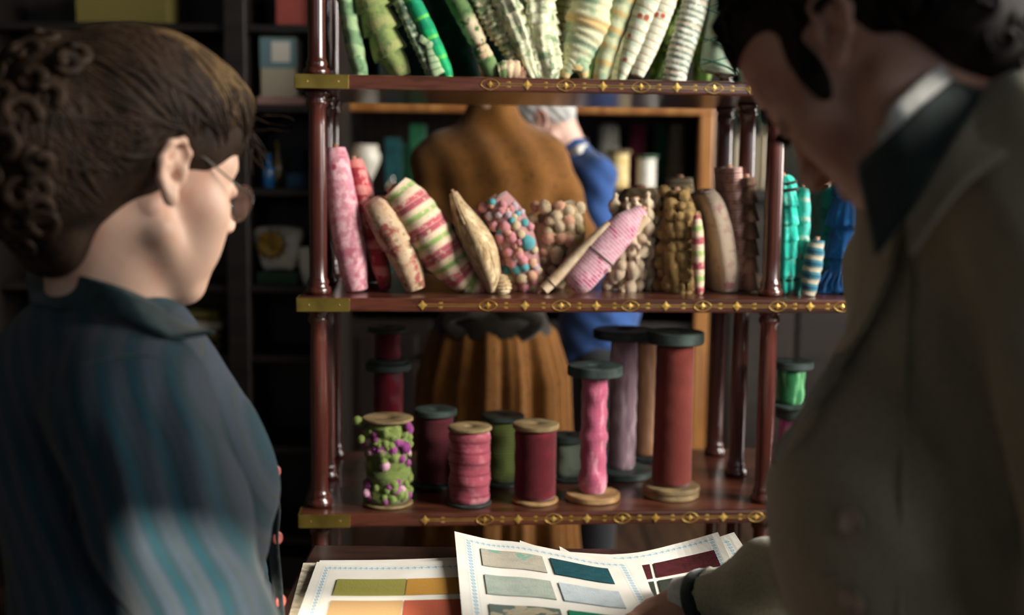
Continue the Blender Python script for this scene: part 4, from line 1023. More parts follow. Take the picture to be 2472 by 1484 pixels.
# ---- heads
def head_volume(h=.0022, fem=False, ear_tilt=.2, jaw=1.0, neck=None, smile=0.0):
    """head frame: origin between the ear holes, x to the face, y to the left, z up"""
    if neck is None: neck = (-.045, 0, -.2)
    v = Vol((min(-.13, neck[0] - .08), min(-.105, neck[1] - .075), min(-.24, neck[2] - .075)), (.15, max(.105, neck[1] + .075), .155), h)
    v.ell((-.012, 0, .05), (.098, .074, .082), .01); v.ell((.03, 0, .045), (.065, .064, .07), .03)
    v.ell((-.045, 0, .02), (.062, .062, .066), .03)
    v.ell((.04, 0, -.025), (.056, .055, .08), .03)
    for s_ in (-1, 1):
        v.cap((.0, s_ * .056, -.052), (.066, s_ * .02, -.1), .016 * jaw, .015, .025)
        v.ell((.058, s_ * .04, -.022), (.026, .024, .024), .025)
        v.ell((.064, s_ * .03, -.055), (.024, .022, .03), .025)
        v.cap((.083, s_ * .008, .03), (.07, s_ * .046, .032), .011 if fem else .013, .009, .02)
    v.ell((.083, 0, -.1), (.017, .019, .016), .02)
    v.cap((.02, 0, -.07), (.07, 0, -.095), .03, .02, .02)
    v.ell((.078, 0, -.062), (.024, .03, .03), .02)
    for s_ in (-1, 1):
        v.ell((.099, s_ * .033, .010), (.017, .018, .012), .014, cut=True)
        v.ell((.082, s_ * .032, .009), (.0135, .0155, .0125), .004)
        v.cap((.094, s_ * .02, .012), (.088, s_ * .047, .009), .0035, .003, .004)
        v.cap((.093, s_ * .02, .006), (.088, s_ * .046, .004), .002, .002, .004)
    v.cap((.091, 0, .022), (.115, 0, -.02), .0085, .0105, .012); v.ell((.117, 0, -.024), (.0105, .0105, .0095), .008)
    for s_ in (-1, 1):
        v.ell((.106, s_ * .0125, -.027), (.011, .0065, .0075), .006); v.ell((.109, s_ * .0075, -.034), (.006, .0035, .004), .003, cut=True)
    v.chain([(.093, -.022, -.062 + smile, .004), (.1005, -.008, -.0575, .0062), (.1015, 0, -.0585, .006), (.1005, .008, -.0575, .0062), (.093, .022, -.062 + smile, .004)], .006)
    v.chain([(.091, -.02, -.065 + smile, .004), (.098, -.007, -.071, .0065), (.099, 0, -.0715, .0068), (.098, .007, -.071, .0065), (.091, .02, -.065 + smile, .004)], .006)
    v.chain([(.097, -.024, -.0625 + smile, .0018), (.1055, 0, -.0645, .002), (.097, .024, -.0625 + smile, .0018)], .004, cut=True)
    if neck is None: neck = (-.045, 0, -.2)
    a = np.array((-.026, 0, -.05)); b = np.array(neck)
    v.cap(a, b, .051, .053, .03)
    v.cap((-.055, 0, -.0), b + np.array((-.012, 0, 0)), .04, .044, .03)
    for s_ in (-1, 1):
        E_ = Matrix.Rotation(-ear_tilt, 3, 'Y')
        def e(x, y, z):
            q = E_ @ Vector((x, 0, z)); return (q.x - .012, s_ * (.073 + y), q.z + .004)
        v.ell(e(.0, .004, .004), (.016, .0045, .028), .006, R=E_)
        v.chain([(*e(.014, .004, .006), .0026), (*e(.013, .009, .022), .0034), (*e(.002, .012, .033), .0042), (*e(-.012, .013, .027), .0044), (*e(-.019, .013, .010), .0042), (*e(-.016, .011, -.008), .0038), (*e(-.006, .009, -.022), .004)], .004)
        v.ell(e(.001, .008, -.025), (.0085, .0055, .0095), .006)
        v.chain([(*e(.0, .009, .020), .0025), (*e(-.009, .009, .006), .003), (*e(-.007, .008, -.010), .003), (*e(.003, .008, -.015), .003)], .004)
        v.ell(e(.002, .011, .0), (.0075, .007, .009), .004, R=E_, cut=True); v.ell(e(.004, .006, -.003), (.004, .006, .005), .003, cut=True)
        v.ell(e(.001, .013, .024), (.007, .004, .005), .003, cut=True)
        v.cap(e(.012, .005, -.004), e(.012, .006, .004), .004, .004, .004)
    return v
def hand_volume(W, X, Y, Z, side=1, L=.185, curl=(.35, .45, .5, .55), spread=.12, h=.002, arm=None, ar=(.028, .036), th=(.75, .35)):
    """W wrist place; X towards the fingers, Y across towards the thumb side, Z out of the back of the hand"""
    W, X, Y, Z = (np.array(tuple(q), float) for q in (W, X, Y, Z)); u = L / .185
    P = lambda a, b, c: W + (X * a + Y * b + Z * c) * u
    pts = ([tuple(arm)] if arm is not None else []) + [P(-.1, 0, 0), P(.2, .1, .07), P(.2, -.09, -.12), P(-.1, -.06, -.06), P(.2, .1, -.12)]
    v = Vol(np.min(pts, 0) - .04, np.max(pts, 0) + .04, h)
    v.cap(P(-.07, 0, 0), P(.0, 0, 0), .03 * u, .026 * u, .02, flat=(Z, 1.25))
    kn = [(.088, .030), (.092, .010), (.088, -.011), (.078, -.030)]; ln = [(.044, .026, .021), (.049, .03, .023), (.045, .028, .022), (.035, .021, .019)]
    for (x, y), r in zip(kn, (.0115, .0115, .011, .0105)):
        v.cap(P(.005, y * .55, 0), P(x, y, .002), .0165 * u, r * u, .02, flat=(Z, 1.15))
    v.ell(P(.045, .022, -.008), .02 * u, .02)
    for i, ((x, y), l) in enumerate(zip(kn, ln)):
        p = P(x, y, .002); a = curl[i]; sp = spread * (1.5 - i) / 1.5 * .5; r = (.0098, .01, .0096, .0085)[i]
        for j, seg in enumerate(l):
            d = X * math.cos(a) - Z * math.sin(a); d = d + Y * math.sin(sp); d /= np.linalg.norm(d)
            q = p + d * seg * u
            v.cap(p, q, r * u, (r - .0009) * u, .0035 if j else .008); v.ell(p + Z * .0012, r * 1.04 * u, .003)
            p = q; r -= .001; a += curl[i] * (.9 if j == 0 else .55)
    p = P(.02, .025, -.008); dr = X * math.cos(th[0]) + Y * math.sin(th[0]) - Z * th[1]; dr /= np.linalg.norm(dr)
    for seg, r0, r1, dx in ((.042, .016, .0125, 0), (.033, .0122, .011, .22), (.026, .0108, .009, .2)):
        q = p + dr * seg * u; v.cap(p, q, r0 * u, r1 * u, .01); p = q
        dr = dr + X * dx - Y * dx * .6; dr /= np.linalg.norm(dr)
    if arm is not None: v.cap(W, arm, ar[0] * u, ar[1] * u, .02)
    return v
def add_vol(mb, v, M=None, fold=None):
    V, Fc = v.mesh()
    if M is not None: V = xf(V, M)
    if fold is not None:
        N_ = normals(V, Fc); V = V + N_ * fold(V, N_)[:, None]
    mb.add(V, Fc); return V, Fc
def fuse(o, h):
    """weld head, trunk and hands into one continuous skin"""
    md = o.modifiers.new('weld', 'REMESH'); md.mode = 'VOXEL'; md.voxel_size = h; md.use_smooth_shade = True
    dg = bpy.context.evaluated_depsgraph_get(); me = bpy.data.meshes.new_from_object(o.evaluated_get(dg))
    o.modifiers.remove(md); m = o.data.materials[0]; o.data = me
    if not me.materials: me.materials.append(m)
    me.polygons.foreach_set('use_smooth', [True] * len(me.polygons)); return o
def skin(name, base, flush, dark):
    m = Mat(name, base, .5, spec=.35); m.noise(flush, 16, .45, .7); m.noise(dark, 60, .55, .75, None, .35); m.noise(flush, 220, .6, .75, None, .4)
    m.p.inputs['Subsurface Weight'].default_value = .12; m.p.inputs['Subsurface Radius'].default_value = (.012, .005, .003); m.p.inputs['Subsurface Scale'].default_value = .6
    m.height(m.ntex(300, 2)); return m.done(.15, .0006)
SKIN_W = skin('pale_skin', '#dcb49c', '#d59c86', '#c8977f'); SKIN_M = skin('ruddy_skin', '#c79a84', '#bd8270', '#a97c68'); SKIN_O = skin('old_skin', '#d9b3a2', '#cf9c8c', '#bb8d7c')
def hairm(name, a, b):
    m = Mat(name, a, .65, spec=.12); m.noise(b, 40, .45, .65); m.noise(b, 260, .45, .6, None, .6)
    m.height(m.ntex(500, 2)); return m.done(.5, .001)
HAIR_W = hairm('brown_hair', '#33251a', '#1e150e'); HAIR_L = hairm('lit_brown_hair', '#5f4a2e', '#3d2d1b'); HAIR_M = hairm('black_curls', '#2a221c', '#161210'); HAIR_G = hairm('white_hair', '#c4c4c0', '#9b9d9b'); HAIR_B = hairm('dark_hair', '#2c2018', '#1a130e')
def frame(fwd, up, origin):
    x = Vector(fwd).normalized(); z = Vector(up); z = (z - x * x.dot(z)).normalized(); y = z.cross(x)
    M = Matrix((x, y, z)).transposed().to_4x4(); M.translation = Vector(origin); return M
def head_frame(psi, theta, sx, ear_px, Y, near_side, roll_=0.0):
    """psi: turned away from a profile; theta: bowed; sx: +1 facing right, -1 facing left; the near ear sits at ear_px"""
    f = Vector((sx * math.cos(psi) * math.cos(theta), math.sin(psi) * math.cos(theta), -math.sin(theta)))
    u = Vector((sx * math.cos(psi) * math.sin(theta), math.sin(psi) * math.sin(theta), math.cos(theta)))
    u = Matrix.Rotation(roll_, 3, f) @ u
    M = frame(f, u, (0, 0, 0)); M.translation = at(ear_px[0], ear_px[1], Y) - M.to_3x3() @ Vector((0, near_side * .074, 0)); return M

# ================================================================== the woman at the left
random.seed(5); RNG = np.random.default_rng(5)
MW = head_frame(math.radians(50), math.radians(14), 1, (436, 434), 1.15, -1) @ Matrix.Diagonal((.97, .97, .95, 1))
MWi = MW.inverted()
neck_w = at(262, 745, 1.19)
hv = head_volume(.0022, True, .05, .95, tuple(MWi @ neck_w), smile=.004)
mb = MB(); add_vol(mb, hv, MW)
base_w = Vector((neck_w.x - .02, neck_w.y - .06, 0))
pw = root('person', base_w, 'woman with brown pinned-up hair and glasses in a striped teal blouse, seen from behind', 'person')
sh_w = at(318, 985, 1.095); el_w = at(520, 1560, 1.07); wr_w = Vector((-.20, 1.20, .66))
far_sh = at(150, 960, 1.40); far_el = Vector((-.36, 1.44, .80)); far_wr = Vector((-.22, 1.27, .66))
# blouse
bv = Vol((-.78, .86, .30), (-.06, 1.62, 1.32), .0055)
chest = at(330, 1180, 1.25); waist = at(330, 1750, 1.22); hip = Vector((waist.x - .06, waist.y, .42))
nb = Vector((neck_w.x, neck_w.y, neck_w.z - .045))
bv.chain([(*nb, .05), (*(nb * .55 + sh_w * .45), .056), (*sh_w, .066)], .04)
bv.chain([(*nb, .05), (*(nb * .5 + far_sh * .5), .055), (*far_sh, .06)], .04)
up_back = at(255, 960, 1.235)
bv.chain([(*nb, .06), (*up_back, .112), (*chest, .125), (*(chest * .45 + waist * .55), .112), (*waist, .105)], .06)
bv.chain([(*at(355, 1010, 1.25), .066), (*at(470, 1220, 1.27), .074)], .05)
bv.chain([(*sh_w, .068), (*(sh_w * .55 + el_w * .45), .066), (*el_w, .055)], .035); bv.chain([(*el_w, .055), (*(el_w * .4 + wr_w * .6), .045), (*wr_w, .032)], .03)
bv.chain([(*far_sh, .06), (*far_el, .05), (*far_wr, .032)], .03)
bv.chain([(*waist, .104), (*hip, .14)], .05)
# armhole seam and folds
axis = (el_w - sh_w).normalized()
seam = [at(*q) for q in ((150, 905, 1.10), (210, 878, 1.07), (280, 862, 1.05), (350, 858, 1.04), (420, 872, 1.05))]
across = axis.cross(Vector((0, 1, 0))).normalized()
def folds_w(V, N_):
    rel = V - np.array(sh_w); t = rel @ np.array(axis); c = rel @ np.array(across)
    on = np.clip((t + .03) / .06, 0, 1) * np.clip((.17 - np.abs(c)) / .05, 0, 1) * (N_ @ np.array((.2, -1, 0)) > -.2)
    a = .0016 * np.sin(c * 230 + 3 * np.sin(t * 9)) * np.clip(1.3 - t * 3.5, .25, 1) + .0022 * np.sin(c * 95 + 1.5 + 5 * t)
    b = .003 * np.sin(V[:, 2] * 40 + V[:, 0] * 55 + 2 * np.sin(V[:, 1] * 20)) * np.clip((1.0 - V[:, 2]) / .3, 0, 1)
    return on * a + b * .6
bmb = MB(); BV_, BF_ = add_vol(bmb, bv, None, folds_w)
tw = bvh(BV_, BF_)
def blouse_mat():
    m = Mat('striped_blouse', '#243840', .75, spec=.2)
    # woven stripes running down the sleeve
    d = m.n.new('ShaderNodeVectorMath'); d.operation = 'DOT_PRODUCT'; m.l.new(m.ob(), d.inputs[0]); d.inputs[1].default_value = tuple(across)
    x = m.math('ADD', d.outputs['Value'], m.math('MULTIPLY', m.ntex(5, 1), .02))
    def band(per, lo, hi, soft, col_, amt):
        q = m.math('FRACT', m.math('DIVIDE', x, per)); a = m.ramp(q, lo - soft, lo + soft); b = m.ramp(q, hi + soft, hi - soft)
        m.mix(m.math('MULTIPLY', m.math('MULTIPLY', a, b), amt), col_)
    band(.027, .12, .62, .08, '#3a4452', .8); band(.027, .70, .95, .06, '#143c49', .9); band(.027, .40, .46, .03, '#454738', .6); band(.009, .1, .3, .1, '#1f343a', .35)
    m.noise('#2a3c40', 160, .5, .7, None, .4)
    m.height(m.ntex(500, 2)); m.height(m.ntex(30, 3), 1.5); m.p.inputs['Sheen Weight'].default_value = .1
    return m.done(.35, .002)
BLOUSE = blouse_mat(); PLAINB = fabric('teal_cotton', '#23393b', ('noise', '#1c2f31', 90, .45, .6))
# hands + body
wd = (wr_w - el_w).normalized(); Yh = Vector((0, 0, 1)).cross(wd).normalized()
for W, d in ((wr_w, (wr_w - el_w)), (far_wr, (far_wr - far_el))):
    d = Vector((d.x, d.y, -.03)).normalized(); yy = Vector((0, 0, 1)).cross(d).normalized(); zz = d.cross(yy)
    if W is far_wr: yy = -yy
    add_vol(mb, hand_volume(W + Vector((0, 0, .012)), d, yy, Vector((0, 0, 1)), 1, .165, (.25, .3, .33, .36), arm=W - d * .06))
con = Vol((-.8, .9, .55), (-.1, 1.6, 1.3), .006)
con.chain([(*neck_w, .045), (*up_back, .07), (*waist, .05)], .03)
for a_, b_, c_ in ((sh_w, el_w, wr_w), (far_sh, far_el, far_wr)): con.chain([(*up_back, .06), (*a_, .045), (*b_, .036), (*c_, .026)], .02)
add_vol(mb, con); fuse(mb.build('body', SKIN_W, pw), .0022)
blouse = bmb.build('blouse', BLOUSE, pw)
sm = MB()
sm.tube(crom([tuple(hit(tw, x, y, -.0006)[0]) for x, y in ((140, 915), (205, 882), (280, 864), (350, 858), (425, 876))], 30), .0016, 6)
sm.tube(crom([tuple(hit(tw, x, y, -.0006)[0]) for x, y in ((140, 915), (150, 1000), (165, 1120), (170, 1260))], 24), .0013, 6)
sm.build('armhole_seam', PLAINB, blouse)
# stand-and-fall collar
def collar_strip(outer, inner, thick, m, name, parent, n=40):
    A, B = crom(outer, n), crom(inner, n)
    rows = [[A[i] * (1 - j / 7) + B[i] * (j / 7) for i in range(n)] for j in range(8)]
    return MB().sheet(np.array(rows), thick, (0, -1, .6)).build(name, m, parent)
cthk = 0
ctop = [tuple(at(x, y, Y)) for x, y, Y in ((64, 660, 1.235), (95, 650, 1.19), (150, 655, 1.145), (220, 672, 1.115), (300, 697, 1.105), (365, 725, 1.125), (400, 748, 1.15), (430, 772, 1.19))]
clow = [tuple(hit(tw, x, y, .007)[0]) for x, y in ((85, 742), (150, 752), (230, 768), (310, 793), (380, 818), (425, 826))] + [tuple(Vector(hit(tw, 425, 826, .007)[0]) + Vector((.027, .02, .003)))]
collar_strip(ctop, clow, .003, PLAINB, 'collar', blouse)
cin = [tuple(at(x, y, Y)) for x, y, Y in ((72, 690, 1.245), (105, 690, 1.20), (160, 700, 1.155), (225, 715, 1.125), (300, 740, 1.115), (362, 765, 1.135), (396, 785, 1.16), (425, 800, 1.2))]
collar_strip([(x, y + .004, z - .001) for x, y, z in ctop], cin, .002, PLAINB, 'collar_stand', blouse)
# dark placket with coral buttons down the front
DPL = fabric('dark_placket', '#1a2224', ('noise', '#222c2e', 90, .45, .6)); CORAL = plain('coral_button', '#b9625a', .35, 0, '#a14d48', 60, .05, .5)
plk = [(440, 835, 1.29), (500, 915, 1.325), (570, 992, 1.345), (618, 1060, 1.355), (648, 1135, 1.36), (664, 1220, 1.365), (660, 1300, 1.365), (668, 1400, 1.36), (676, 1500, 1.355)]
pc = crom([tuple(at(*q)) for q in plk], 40)
MB().sweep(pc, .011, .35, 10, None, (.75, .6, 0)).build('placket', DPL, blouse)
for x, y, Y in ((507, 930, 1.325), (584, 1000, 1.345), (655, 1138, 1.362), (660, 1298, 1.365), (668, 1450, 1.36)):
    p = at(x, y, Y); n_ = Vector((.62, -.35, .1)).normalized(); R = n_.to_track_quat('Z', 'Y').to_matrix()
    MB().lathe([(.001, -.002), (.0072, -.002), (.0082, 0), (.0072, .0022), (.005, .0016), (.001, .0014)], p + n_ * .006, R, 16).build('button', CORAL, blouse)
# skirt to the floor
skm = MB(); sk = []
hz = hip.z + .06
skm.lathe([(.05, hz + .08), (.13, hz + .06), (.16, hz), (.19, hz - .15), (.24, .2), (.27, .012), (.05, .012)], (hip.x, hip.y, 0), None, 64, rf=lambda r, z, a: 1 + .05 * math.sin(14 * a) * min(1, max(0, (hz - z) / .2)))
skm.build('skirt', fabric('dark_skirt', '#20282a'), pw)
# hair: mass, then combed strands
def hair_mass(v, M, mb): return add_vol(mb, v, M)
hw = Vol((-.21, -.13, -.15), (.14, .13, .18), .003)
hw.ell((-.012, 0, .062), (.112, .088, .092), .02); hw.ell((.055, -.0, .085), (.05, .062, .045), .03); hw.ell((-.06, 0, .03), (.075, .083, .085), .03)
for c, r in (((-.115, -.01, .06), .045), ((-.135, -.015, .01), .048), ((-.12, .0, -.035), .046), ((-.11, -.03, .035), .04), ((-.1, .02, .085), .04)): hw.ell(c, r, .012)
hw.ell((-.085, 0, -.03), (.052, .062, .06), .03); hw.ell((-.078, 0, -.085), (.03, .045, .035), .02)
# cut the face, ears and neck free
hw.ell((.13, 0, -.035), (.09, .15, .085), .012, R=Matrix.Rotation(-.25, 3, 'Y'), cut=True)
for s_ in (-1, 1):
    hw.ell((.018, s_ * .085, -.045), (.04, .035, .062), .012, cut=True); hw.ell((-.012, s_ * .1, .0), (.024, .035, .04), .008, cut=True)
    hw.ell((.0, s_ * .07, -.1), (.06, .05, .06), .012, cut=True)
hmb = MB(); HV_, HF_ = add_vol(hmb, hw, MW)
hair = hmb.build('hair', HAIR_W, pw)
th_ = bvh(HV_, HF_)
def strands(tree, M, starts, ends, n, r, lift, wob, parent, m, name='hair_strand', pts=16, ring=5):
    """combed locks: great arcs from the hairline to the knot, laid on the hair"""
    mbs = MB(); o = M.translation; Rm = M.to_3x3()
    for i in range(n):
        a = Vector(random.choice(starts)) + Vector(RNG.normal(0, .06, 3)); b = Vector(random.choice(ends)) + Vector(RNG.normal(0, .16, 3))
        a.normalize(); b.normalize(); P = []; ph = random.uniform(0, 6); lf = random.uniform(.2, 1) * lift; rr = random.uniform(.5, 1) * r
        for j in range(pts):
            t = j / (pts - 1); d = a.slerp(b, t) if a.dot(b) > -.98 else a
            d = d + Vector((math.sin(ph + t * 5), math.sin(ph * 2 + t * 4), math.cos(ph + t * 6))) * wob
            d = (Rm @ d).normalized(); c = o + Rm @ Vector((-.02, 0, .04))
            p, n_, _, L = tree.ray_cast(c + d * .3, -d)
            if p is None: continue
            P.append(p + n_ * (lf * (math.sin(PI * min(1, t * 1.15)) * .8 + .2) - rr * .35))
        if len(P) < 6: continue
        mbs.sweep(crom([tuple(q) for q in P], 18), np.r_[np.linspace(rr * .3, rr, 5), np.full(8, rr), np.linspace(rr, rr * .3, 5)], .55, ring, None, tuple((P[len(P) // 2] - o).normalized()))
    o_ = mbs.build(name, m, parent); return o_
starts = [(.3, -.93, .2), (.42, -.86, .24), (.12, -.98, .12), (.5, -.8, .3), (.6, -.78, .2), (.95, -.35, .5), (.95, 0, .6), (.8, -.6, .42), (.6, -.75, .32), (.9, .3, .55), (.98, -.2, .35), (.85, -.5, .3)]
so = strands(th_, MW, starts, [(-.5, -.15, .75), (-.35, 0, .95), (-.6, -.3, .6), (-.2, -.2, .9)], 520, .0042, .004, .06, hair, HAIR_W); so['kind'] = 'stuff'
so = strands(th_, MW, [(.95, -.35, .5), (.8, -.6, .42), (.7, -.7, .35), (.5, -.8, .3), (.9, -.2, .55)], [(-.1, -.25, .95), (.1, -.3, .95), (-.3, -.2, .9)], 110, .0045, .006, .05, hair, HAIR_L, 'lit_strand'); so['kind'] = 'stuff'  # paler strands at the brow paint in the lit side of the hair
so = strands(th_, MW, [(-.5, -.75, -.5), (-.2, -.9, -.15), (-.6, -.5, -.75), (.05, -.95, .1)], [(-.8, -.25, -.05), (-.75, -.35, .2)], 130, .0035, .003, .06, hair, HAIR_W, 'nape_strand'); so['kind'] = 'stuff'
# curls of the knot and wisps at the brow
cu = MB(); Rm = MW.to_3x3()
for i in range(46):
    c = Vector((random.uniform(-.175, -.1), random.uniform(-.06, .03), random.uniform(-.07, .09))); d = (Rm @ (c - Vector((-.06, 0, .04)))).normalized()
    p, n_, _, L = th_.ray_cast(MW @ c + d * .2, -d)
    if p is None: continue
    a = n_.orthogonal().normalized(); b = n_.cross(a); R0 = random.uniform(.010, .018); ph = random.uniform(0, 6); tn = random.uniform(.7, 1.4)
    P = [p + (a * math.cos(ph + t * tn * 2 * PI) + b * math.sin(ph + t * tn * 2 * PI)) * (R0 * (1 - .45 * t)) + n_ * (.002 + .008 * t) for t in np.linspace(0, 1, 16)]
    cu.sweep(P, np.r_[.001, np.linspace(.0055, .0055, 14), .001], .5, 6, None, tuple(n_))
for i in range(30):
    c = Vector((random.uniform(.07, .105), random.uniform(-.075, .03), random.uniform(.045, .095))); p = MW @ c; P = [p]; d = Rm @ Vector((.35, random.uniform(-.6, .3), random.uniform(-.9, .2))).normalized()
    for j in range(7):
        d = (d + Vector((random.uniform(-.35, .35), random.uniform(-.35, .35), random.uniform(-.4, .25)))).normalized(); P.append(P[-1] + d * .0055)
    cu.sweep(crom([tuple(q) for q in P], 12), np.linspace(.0009, .0002, 12), 1, 4)
cu.build('curl', HAIR_W, hair)['kind'] = 'stuff'
# glasses
GL_M = plain('spectacle_wire', '#5a5650', .3, .8, None, 30, .02)
gp = root.__call__ if False else None
gl = MB(); R_ = lambda *q: MW @ Vector(q)
gl.tube([R_(-.012, -.081, .03), R_(.0, -.0805, .034), R_(.03, -.076, .026), (R_(.075, -.068, .012)), R_(.104, -.060, .004)], .0011, 6)
gl.tube([R_(-.012, .081, .03), R_(.03, .076, .026), R_(.104, .060, .004)], .0011, 6)
for s_ in (-1, 1):
    gl.tube([R_(.108 + .004 * math.cos(a), s_ * .034 + .0235 * math.cos(a), .0 + .0205 * math.sin(a)) for a in np.linspace(0, 2 * PI, 33)], .0011, 6, False)
gl.tube([R_(.112, -.0105, .004), R_(.116, 0, .009), R_(.112, .0105, .004)], .0011, 6)
glo = gl.build('spectacles', GL_M, pw)
for s_ in (-1, 1):
    ln = MB(); ring = [R_(.108 + .004 * math.cos(a), s_ * .034 + .023 * math.cos(a), .0 + .02 * math.sin(a)) for a in np.linspace(0, 2 * PI, 33)[:-1]]; off = Rm @ Vector((.0012, 0, 0))
    ln.add(ring + [q + off for q in ring], [tuple(range(32))[::-1], tuple(range(32, 64))] + [(i, (i + 1) % 32, 32 + (i + 1) % 32, 32 + i) for i in range(32)])
    ln.build('lens', GLASS, glo, smooth=False)
EYE = plain('eye_white', '#d8d2c8', .2, 0, None, 30, 0, .5); IRIS = plain('iris', '#3b2a1c', .2, 0, None, 30, 0, .5)
def eyes(M, parent, hm_, lashes=None):
    Rm_ = M.to_3x3()
    for s_ in (-1, 1):
        c = M @ Vector((.0805, s_ * .032, .0085)); e = MB().ball(c, .0142, 2).build('eyeball', EYE, parent)
        d = (Rm_ @ Vector((1, -s_ * .02, -.25))).normalized(); MB().ball(c + d * .0108, (.0052, .0052, .0042), 2, d.to_track_quat('Z', 'Y').to_matrix()).build('iris', IRIS, e)
    LB = []
    for s_ in (-1, 1):
        if lashes:
            lb = MB()
            for t in np.linspace(0, 1, 26):
                p = M @ Vector((.0975 - .007 * t, s_ * (.022 + .026 * t), .0075)); d = Rm_ @ Vector((.75, s_ * (t - .25), -.42)); lb.sweep([p, p + d * .005, p + d * .008 + Rm_ @ Vector((.003, 0, .002))], (.0007, .0005, .0002), 1, 4)
            lb.build('eyelashes', HAIR_M, parent)['kind'] = 'stuff'
        lb = MB(); LB.append(lb)
        lb.sweep(crom([tuple(M @ Vector(q)) for q in ((.0985, s_ * .014, .030), (.097, s_ * .028, .0345), (.088, s_ * .044, .032), (.076, s_ * .053, .026))], 14), np.r_[.0015, np.full(8, .0034), np.linspace(.003, .001, 5)], .6, 6)
    for lb in LB: lb.build('eyebrow', hm_, parent)
eyes(MW, pw, HAIR_W)
LIP = skin('lips', '#b5655f', '#a95853', '#99504c')
def lips(M, parent, smile=0.0):
    v = Vol((.08, -.03, -.085), (.11, .03, -.045), .001); g = .0008
    v.chain([(.093, -.022, -.062 + smile, .0032 + g), (.1005, -.008, -.0575, .0058 + g), (.1015, 0, -.0588, .0054 + g), (.1005, .008, -.0575, .0058 + g), (.093, .022, -.062 + smile, .0032 + g)], .004)
    v.chain([(.092, -.019, -.065 + smile, .0034 + g), (.098, -.007, -.071, .006 + g), (.099, 0, -.0715, .0062 + g), (.098, .007, -.071, .006 + g), (.092, .019, -.065 + smile, .0034 + g)], .004)
    v.chain([(.099, -.024, -.0635 + smile, .0016), (.108, 0, -.0648, .002), (.099, .024, -.0635 + smile, .0016)], .003, cut=True)
    m = MB(); add_vol(m, v, M); return m.build('lips', LIP, parent)
lips(MW, pw, .004)

# ================================================================== the man at the right
random.seed(9); RNG = np.random.default_rng(9)
MM = head_frame(math.radians(46), math.radians(51), -1, (2006, 110), .96, 1)
MMi = MM.inverted()
neck_m = at(2350, 365, 1.06)
mb = MB(); hvm = head_volume(.0022, False, .62, 1.0, tuple(MMi @ neck_m)); add_vol(mb, hvm, MM)
pm_ = root('person', Vector((.50, 1.02, 0)), 'man with dark curly hair and sideburns in an olive coat with velvet collar', 'person')
wr_m = at(1672, 1452, 1.43); el_m = at(2120, 1400, 1.2); fsh_m = at(2215, 640, 1.2)
nsh = at(2545, 415, .915); nel = at(2690, 1380, .87); nwr = Vector((nel.x + .02, nel.y + .12, nel.z - .21))
cv = Vol((.10, .72, .30), (.86, 1.56, 1.52), .0058)
N0 = at(2350, 420, 1.035); ch = at(2370, 830, 1.07); be = at(2240, 1240, 1.08); hp = Vector((be.x + .05, be.y - .02, .78)); hm = Vector((hp.x + .02, hp.y, .46))
cv.chain([(*at(2440, 300, 1.03), .066), (*N0, .075), (*ch, .10), (*be, .128), (*hp, .14), (*hm, .17)], .07)
cv.chain([(*at(2420, 330, 1.0), .07), (*nsh, .072)], .06); cv.chain([(*N0, .07), (*fsh_m, .066)], .06)
cv.chain([(*at(2520, 700, 1.05), .10), (*at(2500, 1250, 1.06), .11)], .08)
cv.chain([(*nsh, .07), (*(nsh * .5 + nel * .5), .064), (*nel, .058), (*nwr, .04)], .02)
cv.chain([(*fsh_m, .062), (*el_m, .055)], .03); cv.chain([(*el_m, .055), (*at(1860, 1408, 1.345), .047), (*at(1716, 1448, 1.415), .036)], .02)
cw = (at(1716, 1448, 1.415) - at(1860, 1408, 1.345)).normalized()
e0 = at(1702, 1452, 1.422); cv.cap(e0 - cw * .004, e0 + cw * .05, .036, .04, .004, cut=True); cv.cap(e0 - cw * .03, e0 + cw * .02, .029, .029, .003, cut=True)
def folds_m(V, N_):
    t = V[:, 2]
    a = .0035 * np.sin(V[:, 0] * 62 + 2.2 * np.sin(t * 7) + V[:, 1] * 20) * np.clip((1.25 - t) / .3, 0, 1)
    b = .0015 * np.sin(V[:, 0] * 90 + t * 70 + 3 * np.sin(V[:, 1] * 18))
    return a + b
cmb = MB(); CV_, CF_ = add_vol(cmb, cv, None, folds_m)
tm = bvh(CV_, CF_)
def coat_mat(name, a, b):
    m = Mat(name, a, .92, spec=.1); m.noise(b, 300, .45, .6, None, .6); m.noise(b, 14, .45, .7, None, .4)
    m.p.inputs['Sheen Weight'].default_value = .25; m.p.inputs['Sheen Roughness'].default_value = .6
    m.height(m.ntex(420, 2)); m.height(m.ntex(26, 2), 1.2); return m.done(.4, .0018)
COAT = coat_mat('olive_wool', '#9d937a', '#877e67'); VELVET = fabric('dark_velvet', '#16231f', ('noise', '#1d2c27', 60, .45, .6), sheen=.5); LINEN = fabric('white_linen', '#dcd9d0', ('noise', '#cfccc2', 120, .45, .6), bump=.2)
cs = MB()
# right hand over the cards
Xh = Vector((-.93, -.30, -.10)).normalized(); Zh = Vector((-.02, .18, 1)).normalized(); Yh = Zh.cross(Xh); Yh = -Yh if Yh.y > 0 else Yh; Zh = Vector((0, .0, 1)) - Xh * Xh.z; Zh.normalize()
hw_ = at(1655, 1466, 1.437)
add_vol(mb, hand_volume(hw_, Xh, Yh, Zh, 1, .178, (.22, .3, .35, .4), .16, .0018, arm=at(1716, 1450, 1.415), ar=(.025, .027)))
d = (nwr - nel).normalized()
add_vol(mb, hand_volume(nwr + d * .01, (d + Vector((0, .2, 0))).normalized(), Vector((0, 1, .3)).normalized(), Vector((1, 0, .1)).normalized(), 1, .19, (.3, .35, .4, .45), .1, .0022, arm=nwr - d * .05))
con = Vol((.05, .72, .6), (.86, 1.5, 1.45), .006)
con.chain([(*neck_m, .05), (*ch, .07), (*be, .06)], .03)
